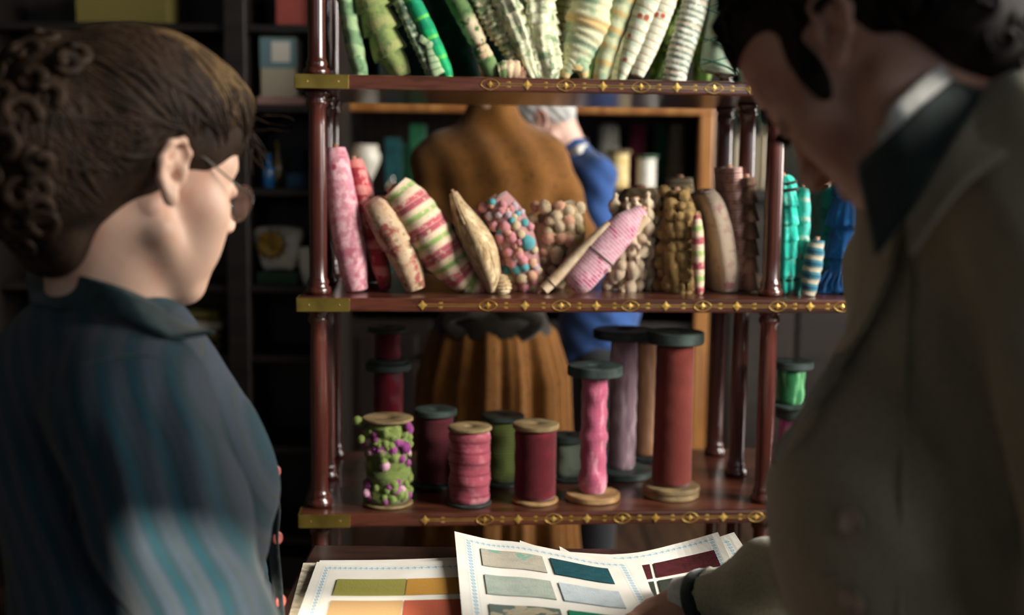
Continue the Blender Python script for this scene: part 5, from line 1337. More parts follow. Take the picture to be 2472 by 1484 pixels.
con.chain([(*ch, .05), (*fsh_m, .045), (*el_m, .036), (*at(1860, 1410, 1.345), .03), (*at(1716, 1450, 1.415), .025), (*hw_, .024)], .02); con.chain([(*ch, .05), (*nsh, .045), (*nel, .038), (*nwr, .026)], .02)
add_vol(mb, con); fuse(mb.build('body', SKIN_M, pm_), .0021)
coat = cmb.build('coat', COAT, pm_)
cu_ = MB().sweep(crom([tuple(at(x, y, Y)) for x, y, Y in ((1648, 1459, 1.434), (1668, 1454, 1.428), (1700, 1448, 1.418), (1740, 1438, 1.402))], 16), [.0345, .0345, .034, .034, .0335, .033, .0325, .032, .03, .03, .03, .03, .03, .03, .03, .03], 1, 26).build('shirt_cuff', LINEN, pm_)
cb_ = MB().sweep(crom([tuple(at(x, y, Y)) for x, y, Y in ((1687, 1452, 1.424), (1700, 1449, 1.419), (1716, 1446, 1.413))], 8), [.0365, .0378, .0384, .0386, .0386, .0386, .038, .037], 1, 28).build('cuff_facing', VELVET, coat)
inner = [tuple(at(*q)) for q in ((2440, 95, 1.03), (2400, 114, .985), (2330, 168, .935), (2250, 233, .91), (2180, 298, .902), (2120, 350, .907), (2064, 398, .93))]
outer = [tuple(at(*q)) for q in ((2540, 105, 1.03), (2475, 138, .975), (2395, 205, .935), (2325, 300, .905), (2262, 405, .895), (2200, 505, .897), (2112, 622, .92))]
collar_strip(inner, outer, .005, VELVET, 'velvet_collar', coat)
fall_o = [tuple(at(*q)) for q in ((2600, 270, .93), (2480, 335, .875), (2390, 392, .865), (2310, 455, .868), (2245, 535, .88), (2192, 618, .90))]
fall_i = [tuple(at(*q)) for q in ((2545, 110, 1.025), (2470, 145, .972), (2395, 210, .932), (2325, 305, .903), (2262, 410, .894), (2190, 525, .899))]
collar_strip(fall_i, fall_o, .005, COAT, 'collar_fall', coat)
def lap(px, lift): return tuple(hit(tm, px[0], px[1], lift)[0])
lr = [lap(q, .015) for q in ((2192, 530), (2172, 650), (2120, 775), (2062, 875), (1985, 1000), (1905, 1105))]
ll = [lap(q, .006) for q in ((2120, 615), (2085, 710), (2042, 840), (1975, 980), (1918, 1075), (1885, 1130))]
collar_strip(ll, lr, .006, COAT, 'lapel', coat)
sm = MB(); sm.tube(crom([tuple(hit(tm, x, y, .0004)[0]) for x, y in ((2196, 640), (2192, 800), (2186, 1000), (2178, 1250), (2170, 1500))], 40), .0024, 6)
sm.tube(crom([tuple(hit(tm, x, y, .0004)[0]) for x, y in ((2030, 1230), (2010, 1225), (1985, 1222))], 10), .0014, 6); sm.tube(crom([tuple(hit(tm, x, y, .0004)[0]) for x, y in ((2030, 1390), (2010, 1387), (1985, 1384))], 10), .0014, 6)
sm.build('front_seam', COAT, coat)
HORN = plain('horn_button', '#b09a88', .4, 0, '#8f7b6b', 60, .05, .5)
for x, y in ((2060, 1262), (2062, 1447), (2066, 1640)):
    p, n_ = hit(tm, x, y, .001); R = n_.to_track_quat('Z', 'Y').to_matrix()
    MB().lathe([(.001, 0), (.0105, 0), (.0122, .0018), (.0118, .0038), (.0095, .0044), (.0078, .003), (.001, .0028)], p, R, 28).build('button', HORN, coat)
sc_i = [tuple(at(*q)) for q in ((2420, 78, 1.04), (2352, 103, .965), (2295, 140, .93), (2238, 180, .915), (2190, 222, .91), (2149, 264, .91), (2122, 328, .925))]
sc_o = [tuple(at(*q)) for q in ((2440, 108, 1.04), (2392, 124, .985), (2335, 174, .937), (2275, 222, .916), (2220, 270, .906), (2180, 306, .904), (2112, 358, .915))]
shirt = collar_strip(sc_i, sc_o, .0025, LINEN, 'shirt_collar', pm_)
# trousers and shoes
tr = Vol((.18, .82, 0.0), (.74, 1.32, .62), .009)
for s_ in (-1, 1):
    a = Vector((hm.x + .0, hm.y + s_ * .085, .55)); tr.chain([(*a, .085), (a.x - .015, a.y, .3, .07), (a.x + .01, a.y, .09, .055)], .03)
    tr.half((0, 0, -1), -.06) if False else None
tm_ = MB(); add_vol(tm_, tr); tm_.build('trousers', fabric('dark_trousers', '#2a2824'), pm_)
for s_ in (-1, 1):
    sv = Vol((hm.x - .24, hm.y + s_ * .085 - .07, -.01), (hm.x + .12, hm.y + s_ * .085 + .07, .13), .006); y_ = hm.y + s_ * .085
    sv.chain([(hm.x + .04, y_, .045, .045), (hm.x - .05, y_, .042, .042), (hm.x - .16, y_, .032, .03)], .02).cap((hm.x + .01, y_, .06), (hm.x + .01, y_, .1), .05, .05, .02).half((0, 0, -1), -.002)
    m_ = MB(); add_vol(m_, sv); m_.build('shoe', plain('black_leather', '#1b1816', .35), pm_)
# hair: mass and curls
hv2 = Vol((-.15, -.125, -.13), (.14, .125, .185), .003)
hv2.ell((-.018, 0, .055), (.102, .081, .086), .02); hv2.ell((.03, 0, .092), (.055, .062, .042), .03); hv2.ell((-.06, 0, .0), (.055, .068, .07), .03); hv2.ell((-.075, 0, -.045), (.038, .06, .05), .02); hv2.ell((-.062, 0, -.062), (.034, .06, .042), .02)
hv2.ell((.142, 0, -.032), (.085, .15, .095), .012, R=Matrix.Rotation(-.2, 3, 'Y'), cut=True)
for s_ in (-1, 1):
    hv2.ell((.0, s_ * .088, -.015), (.03, .035, .045), .008, cut=True); hv2.ell((.02, s_ * .08, -.075), (.07, .04, .055), .012, cut=True); hv2.ell((.005, s_ * .088, -.07), (.04, .035, .06), .012, cut=True)
    hv2.ell((.026, s_ * .0655, .016), (.0125, .009, .040), .006, R=Matrix.Rotation(-.22, 3, 'Y'))
hmb = MB(); HM_, HMf = add_vol(hmb, hv2, MM); hair_m = hmb.build('hair', HAIR_M, pm_)
tH = bvh(HM_, HMf); Rm = MM.to_3x3(); cu = MB()
for i in range(620):
    d = Vector(RNG.normal(0, 1, 3)).normalized()
    if d.x > .2 and d.z < .35: continue
    if d.z < -.55 and d.x > -.3: continue
    o = MM @ Vector((-.015, 0, .05)); dw = (Rm @ d).normalized(); p, n_, _, L = tH.ray_cast(o + dw * .25, -dw)
    if p is None or L < .05: continue
    q = MMi @ p
    if q.z < -.0 and q.x > -.03: continue
    if abs(q.y) > .058 and q.x > .005 and q.z < .05: continue
    a = n_.orthogonal().normalized(); b = n_.cross(a); R0 = random.uniform(.006, .0125); ph = random.uniform(0, 6); tn = random.uniform(.9, 1.5); hgt = random.uniform(.003, .012)
    P = [p + (a * math.cos(ph + t * tn * 2 * PI) + b * math.sin(ph + t * tn * 2 * PI)) * (R0 * (1 - .35 * t)) + n_ * (hgt * t - .001) for t in np.linspace(0, 1, 11)]
    cu.sweep(P, np.r_[.0008, np.full(9, random.uniform(.0022, .0036)), .0006], .8, 5, None, tuple(n_))
cu.build('curl', HAIR_M, hair_m)['kind'] = 'stuff'
eyes(MM, pm_, HAIR_M, True)
lips(MM, pm_)

# ================================================================== the woman in mustard, far behind the shelf
random.seed(12)
YM = 3.2
def mp(px, py, Y=YM): return at(px, py, Y)
mu = root('person', Vector((mp(1190, 700).x, YM, 0)), 'woman in a high-necked mustard dress with dark sash, seen from behind through the shelf', 'person')
dv = Vol((-.38, 2.9, .85), (.36, 3.5, 1.62), .0075)
ns = mp(1190, 285); ls, rs = mp(1056, 388), mp(1305, 385); wa = mp(1190, 745)
dv.chain([(*mp(1190, 205), .064), (*ns, .058)], .02); dv.chain([(*ns, .045), (*ls, .056)], .04); dv.chain([(*ns, .045), (*rs, .056)], .04)
dv.cap(mp(1115, 430), mp(1160, 700), .105, .075, .06); dv.cap(mp(1265, 430), mp(1220, 700), .105, .075, .06); dv.cap(mp(1190, 420), wa, .11, .085, .06)
lel, rel = mp(1045, 610, 3.15), mp(1392, 560, 3.2); lwr, rwr = mp(1110, 720, 2.98), mp(1445, 690, 3.3)
lwr = Vector((lel.x + .1, lel.y + .16, lel.z - .12)); rwr = Vector((rel.x - .05, rel.y + .2, rel.z - .1))
dv.chain([(*ls, .062), (*(ls * .5 + lel * .5), .056), (*lel, .045), (*lwr, .033)], .03); dv.chain([(*rs, .062), (*(rs * .5 + rel * .5), .056), (*rel, .045), (*rwr, .033)], .03)
MUST = fabric('mustard_wool', '#7b501f', ('noise', '#6b451b', 14, .45, .7), ('noise', '#593917', 90, .55, .7))
m_ = MB(); add_vol(m_, dv, None, lambda V, N_: .003 * np.sin(V[:, 0] * 60 + 3 * np.sin(V[:, 2] * 14))); m_.build('bodice', MUST, mu)
hz = wa.z + .02; m_ = MB()
m_.lathe([(.03, hz + .03), (.085, hz + .02), (.105, hz - .02), (.16, hz - .08), (.19, hz - .2), (.20, hz - .4), (.22, hz - .65), (.25, .02), (.03, .02)], (wa.x, YM, 0), None, 160,
         rf=lambda r, z, a: 1 + min(1, max(0, (hz - z) / .12)) * (.07 * math.sin(15 * a + .8 * math.sin(3 * a)) + .05 * math.sin(8 * a + 1) + .02 * math.sin(37 * a)))
m_.build('skirt', MUST, mu)
SASH = fabric('dark_sash', '#2a241c', ('noise', '#1f1a14', 40, .45, .6))
m_ = MB(); m_.lathe([(.05, hz - .075), (.16, hz - .08), (.14, hz - .03), (.108, hz + .03), (.05, hz + .035)], (wa.x, YM, 0), None, 40)
for s_ in (-1, 1): m_.sweep(crom([(wa.x, YM - .115, hz - .03), (wa.x + s_ * .06, YM - .15, hz - .01), (wa.x + s_ * .12, YM - .14, hz - .035), (wa.x + s_ * .07, YM - .13, hz - .075), (wa.x, YM - .115, hz - .05)], 24), .017, .6, 12)
m_.ball((wa.x, YM - .125, hz - .045), (.03, .02, .03), 2); m_.build('sash', SASH, mu)
m_ = MB(); MU = frame((.1, 1, -.1), (0, .1, 1), mp(1190, 175, 3.25)); add_vol(m_, head_volume(.004, True, .05, .95, tuple(MU.inverted() @ mp(1190, 262))), MU)
for W, a_ in ((lwr, lel), (rwr, rel)):
    d = (W - a_).normalized(); yy = Vector((0, 0, 1)).cross(d).normalized(); yy = yy if W is rwr else -yy; add_vol(m_, hand_volume(W + d * .01, d, yy, Vector((0, 0, 1)), 1, .17, h=.003, arm=W - d * .05))
con = Vol((-.4, 2.85, .9), (.4, 3.55, 1.6), .01)
con.chain([(*ns, .045), (*wa, .05)], .02)
for a_, b_, c_ in ((ls, lel, lwr), (rs, rel, rwr)): con.chain([(*ns, .04), (*a_, .04), (*b_, .032), (*c_, .024)], .02)
add_vol(m_, con); fuse(m_.build('body', SKIN_W, mu), .0035)
hq = Vol((-.17, -.12, -.13), (.14, .12, .2), .004); hq.ell((-.015, 0, .06), (.11, .088, .095), .02).ell((-.05, 0, .13), (.06, .06, .05), .02).ell((.14, 0, -.03), (.09, .15, .1), .01, cut=True)
for s_ in (-1, 1): hq.ell((-.01, s_ * .1, -.01), (.035, .035, .05), .01, cut=True)
hq.ell((-.06, 0, -.13), (.12, .12, .06), .01, cut=True)
m_ = MB(); add_vol(m_, hq, MU, lambda V, N_: .002 * np.sin(V[:, 2] * 300 + V[:, 0] * 120)); m_.build('hair', HAIR_B, mu)

# ================================================================== the white-haired man in blue
YO = 3.85
od = root('person', Vector((mp(1430, 600, YO).x, YO, 0)), 'white-haired man in a blue jacket beside the mustard dress, face bowed to the left', 'person')
MO = frame((-.72, .12, -.62), (-.58, .1, .75), mp(1312, 300, YO))
jn = mp(1375, 372, YO)
m_ = MB(); add_vol(m_, head_volume(.004, False, .3, 1.0, tuple(MO.inverted() @ jn)), MO)
jv = Vol((-.1, YO - .4, .3), (.62, YO + .4, 1.5), .009)
jsh = mp(1438, 425, YO - .1); jfs = mp(1360, 430, YO + .17); jel = mp(1450, 640, YO - .13); jwr = Vector((jel.x - .2, jel.y - .02, jel.z + .02)); jhip = Vector((mp(1445, 800, YO).x, YO, .85))
jv.chain([(*jn, .06), (*mp(1405, 500, YO), .10), (*mp(1420, 650, YO), .105), (*jhip, .12), (jhip.x, jhip.y, .62, .13)], .05); jv.chain([(*jn, .055), (*jsh, .058), (*(jsh * .5 + jel * .5), .05), (*jel, .045), (*jwr, .036)], .03)
fw = Vector((jfs.x - .22, jfs.y, jwr.z)); jv.chain([(*jn, .055), (*jfs, .055), (jfs.x, jfs.y, jfs.z - .25, .045), (*fw, .036)], .03)
m2 = MB(); add_vol(m2, jv, None, lambda V, N_: .003 * np.sin(V[:, 2] * 70 + V[:, 0] * 60)); 
BLUE = fabric('blue_cloth', '#33548f', ('noise', '#2a4678', 16, .45, .7)); m2.build('jacket', BLUE, od)
for W in (jwr, fw): add_vol(m_, hand_volume(W + Vector((-.01, 0, 0)), Vector((-1, 0, -.1)).normalized(), Vector((0, 1, 0)), Vector((0, 0, 1)), 1, .185, h=.003, arm=W + Vector((.05, 0, 0))))
con = Vol((-.1, YO - .4, .7), (.6, YO + .4, 1.5), .01)
con.chain([(*jn, .045), (*jhip, .06)], .02)
con.chain([(*jn, .04), (*jsh, .04), (*jel, .032), (*jwr, .026)], .02); con.chain([(*jn, .04), (*jfs, .04), (jfs.x, jfs.y, jfs.z - .25, .032), (*fw, .026)], .02)
add_vol(m_, con); fuse(m_.build('body', SKIN_O, od), .0035)
hq = Vol((-.15, -.12, -.1), (.14, .12, .18), .004); hq.ell((-.018, 0, .055), (.106, .086, .09), .02).ell((-.06, 0, .0), (.055, .068, .06), .03).ell((.13, 0, .0), (.09, .15, .11), .01, cut=True)
for s_ in (-1, 1): hq.ell((-.0, s_ * .1, -.015), (.035, .04, .05), .01, cut=True)
m2 = MB(); add_vol(m2, hq, MO, lambda V, N_: .002 * np.sin(V[:, 2] * 200 + V[:, 0] * 170)); m2.build('hair', HAIR_G, od)
collar_strip([tuple(mp(x, y, Y)) for x, y, Y in ((1372, 362, YO - .07), (1395, 352, YO - .09), (1418, 345, YO - .05))], [tuple(mp(x, y, Y)) for x, y, Y in ((1378, 378, YO - .08), (1400, 370, YO - .10), (1422, 362, YO - .06))], .003, LINEN, 'shirt_collar', od, 12)
jt = Vol((-.0, YO - .25, 0.0), (.6, YO + .25, .75), .012)
for s_ in (-1, 1): jt.chain([(jhip.x, jhip.y + s_ * .08, .66, .085), (jhip.x, jhip.y + s_ * .085, .08, .06)], .02)
m2 = MB(); add_vol(m2, jt); m2.build('trousers', fabric('charcoal_trousers', '#25262a'), od)
for s_ in (-1, 1):
    y_ = jhip.y + s_ * .085; sv = Vol((jhip.x - .26, y_ - .07, -.01), (jhip.x + .1, y_ + .07, .13), .008)
    sv.chain([(jhip.x + .02, y_, .045, .045), (jhip.x - .06, y_, .042, .042), (jhip.x - .17, y_, .032, .03)], .02).cap((jhip.x, y_, .06), (jhip.x, y_, .1), .05, .05, .02).half((0, 0, -1), -.002)
    m2 = MB(); add_vol(m2, sv); m2.build('shoe', plain('dark_brown_leather', '#241a14', .35), od)
# ------------------------------------------------------------------ furniture and goods behind
def slab(mbd, x0, y0, x1, y1, Y, D, z0=None):
    """box whose front face spans those places at depth Y"""
    a, b = at(x0, y1, Y), at(x1, y0, Y); lo = a.z if z0 is None else z0
    return mbd.box(((a.x + b.x) / 2, Y + D / 2, (lo + b.z) / 2), (abs(b.x - a.x), D, abs(b.z - lo)))
# tall bookcase at the left
YB_ = 3.55
bkx0, bkx1 = at(-60, 400, YB_).x, at(800, 400, YB_).x
bc = root('bookcase', Vector(((bkx0 + bkx1) / 2, YB_, 0)), 'tall dark wooden bookcase standing behind the woman with glasses', 'bookcase')
top = at(300, -330, YB_).z
for x0, x1 in ((-60, -15), (545, 598), (775, 812)):
    a, b = at(x0, 400, YB_).x, at(x1, 400, YB_).x; MB().box(((a + b) / 2, YB_ + .15, top / 2), (b - a, .32, top)).build('upright', EBON, bc, smooth=False, bevel=.004)
MB().box(((bkx0 + bkx1) / 2, YB_ + .30, top / 2), (bkx1 - bkx0, .02, top)).build('back_panel', PANEL, bc, smooth=False)
LZ = {}
for y in (-330, -130, 58, 252, 455, 690, 860, 1080, 1300):
    z = at(680, y, YB_).z; LZ[y] = z
    for x0, x1 in ((-15, 545), (598, 775)):
        a, b = at(x0, 400, YB_).x, at(x1, 400, YB_).x; MB().box(((a + b) / 2, YB_ + .15, z - .011), (b - a, .28, .022)).build('shelf', EBON, bc, smooth=False, bevel=.003)
MB().box(((bkx0 + bkx1) / 2, YB_ + .15, .05), (bkx1 - bkx0, .31, .1)).build('plinth', EBON, bc, smooth=False)
for x0, x1 in ((0, 265), (275, 540)):
    a, b = at(x0, 400, YB_).x, at(x1, 400, YB_).x; dr = MB().box(((a + b) / 2, YB_ - .008, .30), (b - a, .02, .38)).build('door', EBON, bc, smooth=False, bevel=.003)
    MB().ball((b - .03, YB_ - .028, .34), .012, 2).build('knob', BRASS, dr)
def boxy(name, label, cat, x0, y0, x1, ys, Y, D, m, group=None, lid=None, rot=0.0, zs=None):
    """a box standing on a shelf board: front from x0..x1, its top at y0"""
    a, b = at(x0, y0, Y), at(x1, y0, Y); z = (LZ[ys] if zs is None else zs) + .0005; w = b.x - a.x; h = a.z - z
    r = root(name, Vector(((a.x + b.x) / 2, Y + D / 2, z)), label, cat, group)
    hl = .25 * h if lid else 0
    MB().box(((a.x + b.x) / 2, Y + D / 2, z + (h - hl) / 2), (w, D, h - hl)).build('body', m, r, smooth=False, bevel=.003)
    if lid: MB().box(((a.x + b.x) / 2, Y + D / 2, z + h - hl / 2), (w + .006, D + .006, hl)).build('lid', lid, r, smooth=False, bevel=.003)
    return r
def jar(name, label, cat, cx, y0, w, zs, Y, prof, m, ring=28, extra=None, rf=None):
    """turned vessel: prof = (radius share, height share)"""
    a = at(cx, y0, Y); mpp = Y / ray(cx, y0).y / F; h = a.z - zs; R_ = w / 2 * mpp
    r = root(name, Vector((a.x, Y, zs + .0005)), label, cat)
    MB().lathe([(R_ * p, h * q) for p, q in prof], (a.x, Y, zs + .0005), None, ring, rf).build('body', m, r, angle=.9)
    if extra: extra(r, Vector((a.x, Y, zs)), R_, h)
    return r
CARD = {k: plain(k + '_card', v, .8, 0, None, 30, .1) for k, v in (('red', '#9a4a42'), ('blue', '#6d8a90'), ('cream', '#b9b09a'), ('olive', '#6d6332'), ('brown', '#5c4632'), ('green', '#3f5a44'), ('white', '#d9d4c6'), ('rose', '#a57f78'))}
boxy('storage_box', 'red box on the bookcase shelf at the top, left of the turned pole', 'box', 665, -30, 742, 58, YB_ + .03, .16, CARD['red'], lid=CARD['red'])
boxy('storage_box', 'wide olive box on the top bookcase shelf above the woman\'s head', 'box', 180, -45, 402, 58, YB_ + .04, .18, CARD['olive'], lid=CARD['olive'])
tin = boxy('tea_tin', 'pale blue and cream tin with a white label on the bookcase', 'tin', 628, 88, 715, 252, YB_ + .05, .12, CARD['cream'])
a, b = at(628, 90, YB_ + .05), at(715, 165, YB_ + .05)
MB().box(((a.x + b.x) / 2, YB_ + .049, (a.z + b.z) / 2), (b.x - a.x + .002, .004, a.z - b.z)).build('blue_band', CARD['blue'], tin, smooth=False)
a, b = at(655, 100, YB_ + .046), at(700, 150, YB_ + .046); MB().box(((a.x + b.x) / 2, YB_ + .046, (a.z + b.z) / 2), (b.x - a.x, .003, a.z - b.z)).build('label', CARD['white'], tin, smooth=False)
a, b = at(622, 222, YB_ + .046), at(740, 250, YB_ + .046); MB().box(((a.x + b.x) / 2, YB_ + .035, LZ[252] + .012), (b.x - a.x, .022, .023)).build('base_moulding', CARD['rose'], tin, smooth=False, bevel=.003)
tag(MB().box((at(598, 200, YB_).x + .016, YB_ + .2, LZ[252] + .075), (.018, .14, .149)).build('book', CARD['green'], smooth=False, bevel=.002, loc=(at(598, 200, YB_).x + .016, YB_ + .2, LZ[252])), 'dim green book standing left of the pale tin', 'book')
BL_G = plain('blue_glass', '#1668a8', .15, 0, '#10538c', 20, .02, .6)
def stopper(r, o, R_, h): MB().ball(o + Vector((0, 0, h * .98)), R_ * .45, 2).build('stopper', CARD['olive'], r)
jar('bottle', 'small blue glass bottle on the dark bookcase shelf', 'bottle', 647, 372, 30, LZ[455], YB_ + .06, [(.3, 0), (.9, 0), (1, .08), (1, .5), (.8, .62), (.4, .7), (.38, .9), (.5, .92), (.5, 1), (.2, 1)], BL_G, extra=stopper)
jar('bottle', 'brown glass bottle behind the blue bottle on the bookcase', 'bottle', 668, 345, 26, LZ[455], YB_ + .12, [(.3, 0), (.9, 0), (1, .08), (1, .55), (.5, .7), (.4, .9), (.5, .92), (.5, 1), (.2, 1)], plain('brown_glass', '#5a4a24', .2, 0, None), extra=stopper)
boxy('book', 'dark blue book lying on the bookcase beside the small bottles', 'book', 690, 418, 742, 455, YB_ + .06, .14, plain('navy_cover', '#1f3a55', .7))
boxy('book', 'teal book standing on the bookcase behind the dark blue one', 'book', 700, 360, 735, 455, YB_ + .21, .05, plain('teal_cover', '#2c4a4a', .7))
# pale porcelain clock with a gilt dial
PORC = plain('porcelain', '#e6e2d4', .25, 0, '#d6d0be', 14, .03, .5); GILT = plain('gilt', '#b8923e', .35, .7, '#8f6d28', 40, .1, .5)
Yc = YB_ + .05; zc = LZ[690] + .0005; a, b = at(616, 545, Yc), at(716, 545, Yc); cx_ = (a.x + b.x) / 2; hC = a.z - zc; wC = b.x - a.x
ck = root('mantel_clock', Vector((cx_, Yc + .04, zc)), 'white porcelain mantel clock with a round gilt dial on the bookcase', 'clock')
MB().box((cx_, Yc + .05, zc + hC * .1), (wC, .09, hC * .2)).build('plinth', CARD['green'], ck, smooth=False, bevel=.003)
m_ = MB(); m_.sweep(crom([(cx_ - wC * .5, Yc + .05, zc + hC * .56), (cx_ - wC * .25, Yc + .05, zc + hC * .6), (cx_, Yc + .05, zc + hC * .61), (cx_ + wC * .25, Yc + .05, zc + hC * .6), (cx_ + wC * .5, Yc + .05, zc + hC * .56)], 16), np.r_[hC * .3, np.full(14, hC * .39), hC * .3], .55, 20, power=3); m_.build('case', PORC, ck)
dcx = at(655, 585, Yc).x; RX = Matrix.Rotation(PI / 2, 3, 'X'); dz_ = at(655, 590, Yc).z
dl = MB().lathe([(.004, 0), (.036, 0), (.039, .004), (.036, .009), (.03, .007), (.004, .008)], (dcx, Yc - .006, dz_), RX, 32).build('dial', GILT, ck)
m_ = MB(); m_.box((dcx, Yc - .0165, dz_ + .009), (.0025, .0015, .022)); m_.box((dcx + .006, Yc - .0165, dz_), (.014, .0015, .0025)); m_.build('clock_hand', EBON, dl, smooth=False)
m_ = MB()
for i in range(12): t = i * PI / 6; m_.ball((dcx + .043 * math.cos(t), Yc - .004, dz_ + .043 * math.sin(t)), .006, 1)
m_.build('dial_ornament', GILT, ck)
jar('cup', 'small white porcelain cup beside the mantel clock', 'cup', 741, 598, 42, LZ[690], YB_ + .08, [(.2, 0), (.5, 0), (.5, .06), (.62, .12), (.9, .5), (1, 1), (.93, 1), (.8, .5), (.3, .2), (.1, .18)], PORC)
for i, (y, w, k) in enumerate(((838, 92, 'cream'), (816, 84, 'olive'), (795, 88, 'cream'), (774, 80, 'brown'))):
    pass
zz = LZ[860]
for i, (w, k, lab) in enumerate(((92, 'brown', 'brown folded cloth at the bottom of the stack on the low bookcase shelf'), (84, 'olive', 'olive folded cloth second from the bottom of the low bookcase stack'), (88, 'cream', 'cream folded cloth second from the top of the low bookcase stack'), (80, 'olive', 'olive folded cloth topmost of the low bookcase stack'))):
    a, b = at(485 - w / 2, 800, YB_ + .04), at(485 + w / 2, 800, YB_ + .04); m_ = MB()
    m_.sweep(crom([(a.x, YB_ + .12, zz + .0165), ((a.x + b.x) / 2, YB_ + .12, zz + .017), (b.x, YB_ + .12, zz + .0165)], 12), np.full(12, .016), 4.5, 20, power=4)
    tag(m_.build('folded_cloth', CARD[k], loc=((a.x + b.x) / 2, YB_ + .12, zz)), lab, 'cloth', 'folded cloths on the bookcase'); zz += .033
for i, (x, w, h, k, lab) in enumerate(((60, 60, 150, 'brown', 'tall brown box on the bookcase at the far left edge'), (150, 80, 110, 'green', 'green box on the bookcase behind the hair knot'), (400, 70, 120, 'brown', 'brown box on the bookcase above the forehead'), (480, 46, 90, 'olive', 'olive box on the bookcase next to its dark upright'))):
    boxy('storage_box', lab, 'box', x - w / 2, 252 - h, x + w / 2, 252, YB_ + .05, .15, CARD[k], 'boxes on the second bookcase shelf')

# glazed shelving of honey oak at the back
YC_ = 4.45
L_, R_x = 822, 1722
xa, xb = at(L_, 400, YC_).x, at(R_x, 400, YC_).x
hc = root('shop_cabinet', Vector(((xa + xb) / 2, YC_, 0)), 'honey oak framed shop cabinet with open shelves behind the mustard dress', 'cabinet')
zt_, zs_, zb_ = at(1500, 250, YC_).z, at(1500, 462, YC_).z, at(1500, 735, YC_).z
zl = at(1500, 276, YC_).z
for x0, x1 in ((L_ - 36, L_), (1686, R_x)):
    a, b = at(x0, 400, YC_).x, at(x1, 400, YC_).x; MB().box(((a + b) / 2, YC_ + .02, zt_ / 2), (b - a, .06, zt_)).build('post', HONEY, hc, smooth=False, bevel=.006)
MB().box(((xa + xb) / 2, YC_ + .02, (zt_ + zl) / 2 + .004), (xb - xa, .07, zt_ - zl + .008)).build('lintel', HONEY, hc, smooth=False, bevel=.006)
MB().box(((xa + xb) / 2, YC_ + .25, zt_ + .03), (xb - xa + .08, .56, .05)).build('cornice', EBON, hc, smooth=False, bevel=.006)
MB().box(((xa + xb) / 2, YC_ + .49, zt_ / 2), (xb - xa, .02, zt_)).build('back_panel', PANEL, hc, smooth=False)
for x in (xa + .005, xb - .005): MB().box((x, YC_ + .26, zt_ / 2), (.02, .44, zt_ - .01)).build('side_panel', EBON, hc, smooth=False)
for z in (zs_, zb_): MB().box(((xa + xb) / 2, YC_ + .27, z - .012), (xb - xa - .03, .40, .024)).build('shelf', EBON, hc, smooth=False, bevel=.003)
nd = 4
for i in range(nd):
    w = (xb - xa) / nd; x = xa + w * (i + .5); d_ = MB().box((x, YC_ + .04, zb_ / 2 - .02), (w - .012, .025, zb_ - .1)).build('door', EBON, hc, smooth=False, bevel=.004)
    MB().box((x, YC_ + .026, zb_ / 2 - .02), (w - .12, .012, zb_ - .22)).build('door_panel', PANEL, d_, smooth=False, bevel=.005)
    MB().ball((x + (w * .42 if i % 2 == 0 else -w * .42), YC_ + .012, zb_ - .2), .014, 2).build('knob', BRASS, d_)
COLS_ = {k: fabric(k, v, ('noise', w, 30, .45, .65)) for k, v, w in (('white_thread', '#e8e6dc', '#dddacd'), ('cream_thread', '#e3cf9a', '#d3b878'), ('grey_cone_thread', '#bdb9aa', '#a8a496'), ('wine_thread', '#6d2436', '#571a2a'), ('forest_thread', '#1f4a3a', '#17382c'), ('taupe_thread', '#6f6350', '#5c5242'), ('teal_book_cloth', '#164a4f', '#103b40'), ('green_book_cloth', '#1d5c3c', '#164a30'))}
def cone(label, cx, y0, w, Y, m, base_m, zs=zs_, prof=None):
    return jar('thread_cone', label, 'thread cone', cx, y0, w, zs, Y, prof or [(.2, 0), (1, 0), (1.02, .03), (.98, .06), (.7, .94), (.62, .97), (.3, 1.0), (.1, 1.0)], m)
def bobbin(label, cx, y0, w, Y, m, fm, zs=zs_):
    a = at(cx, y0, Y); mpp = Y / ray(cx, y0).y / F; h = a.z - zs; R_ = w / 2 * mpp; o = Vector((a.x, Y, zs + .0005))
    r = root('thread_spool', o, label, 'spool')
    MB().lathe([(R_ * .5, h * .08)] + [(R_ * .8 * (1 + .02 * math.sin(i * 2.2)), h * (.09 + .82 * i / 16)) for i in range(17)] + [(R_ * .5, h * .92)], o, None, 28).build('winding', m, r)
    for z0, z1 in ((0, .09), (.91, 1)): MB().lathe([(R_ * .2, h * z0), (R_ * .95, h * z0), (R_, h * (z0 + .02)), (R_, h * (z1 - .02)), (R_ * .95, h * z1), (R_ * .2, h * z1)], o, None, 28).build('flange', fm, r)
    return r
bobbin('gleaming cream spool with wooden ends on the cabinet shelf right of the blue jacket', 1494, 362, 62, YC_ + .08, COLS_['cream_thread'], FLANGE_T)
bobbin('bright white spool on the cabinet shelf beside the cream one', 1562, 374, 56, YC_ + .08, COLS_['white_thread'], CARD['green'])
cone('tall grey cone of thread behind the cream spool', 1470, 298, 70, YC_ + .28, COLS_['grey_cone_thread'], None)
cone('tall wine red cone of thread behind the white spool', 1540, 296, 56, YC_ + .30, COLS_['wine_thread'], None)
cone('dark green cone of thread in the cabinet, right of the wine red cone', 1598, 300, 44, YC_ + .28, COLS_['forest_thread'], None)
cone('taupe cone of thread nearest the orange cabinet post', 1634, 296, 50, YC_ + .22, COLS_['taupe_thread'], None)
cone('small pale cone of thread low behind the blue jacket', 1408, 330, 34, YC_ + .33, COLS_['grey_cone_thread'], None)
def rim(r, o, R_, h): MB().lathe([(R_ * .72, h), (R_ * .84, h - .004), (R_ * .86, h + .003), (R_ * .74, h + .005)], o, None, 28).build('rim', PORC, r)
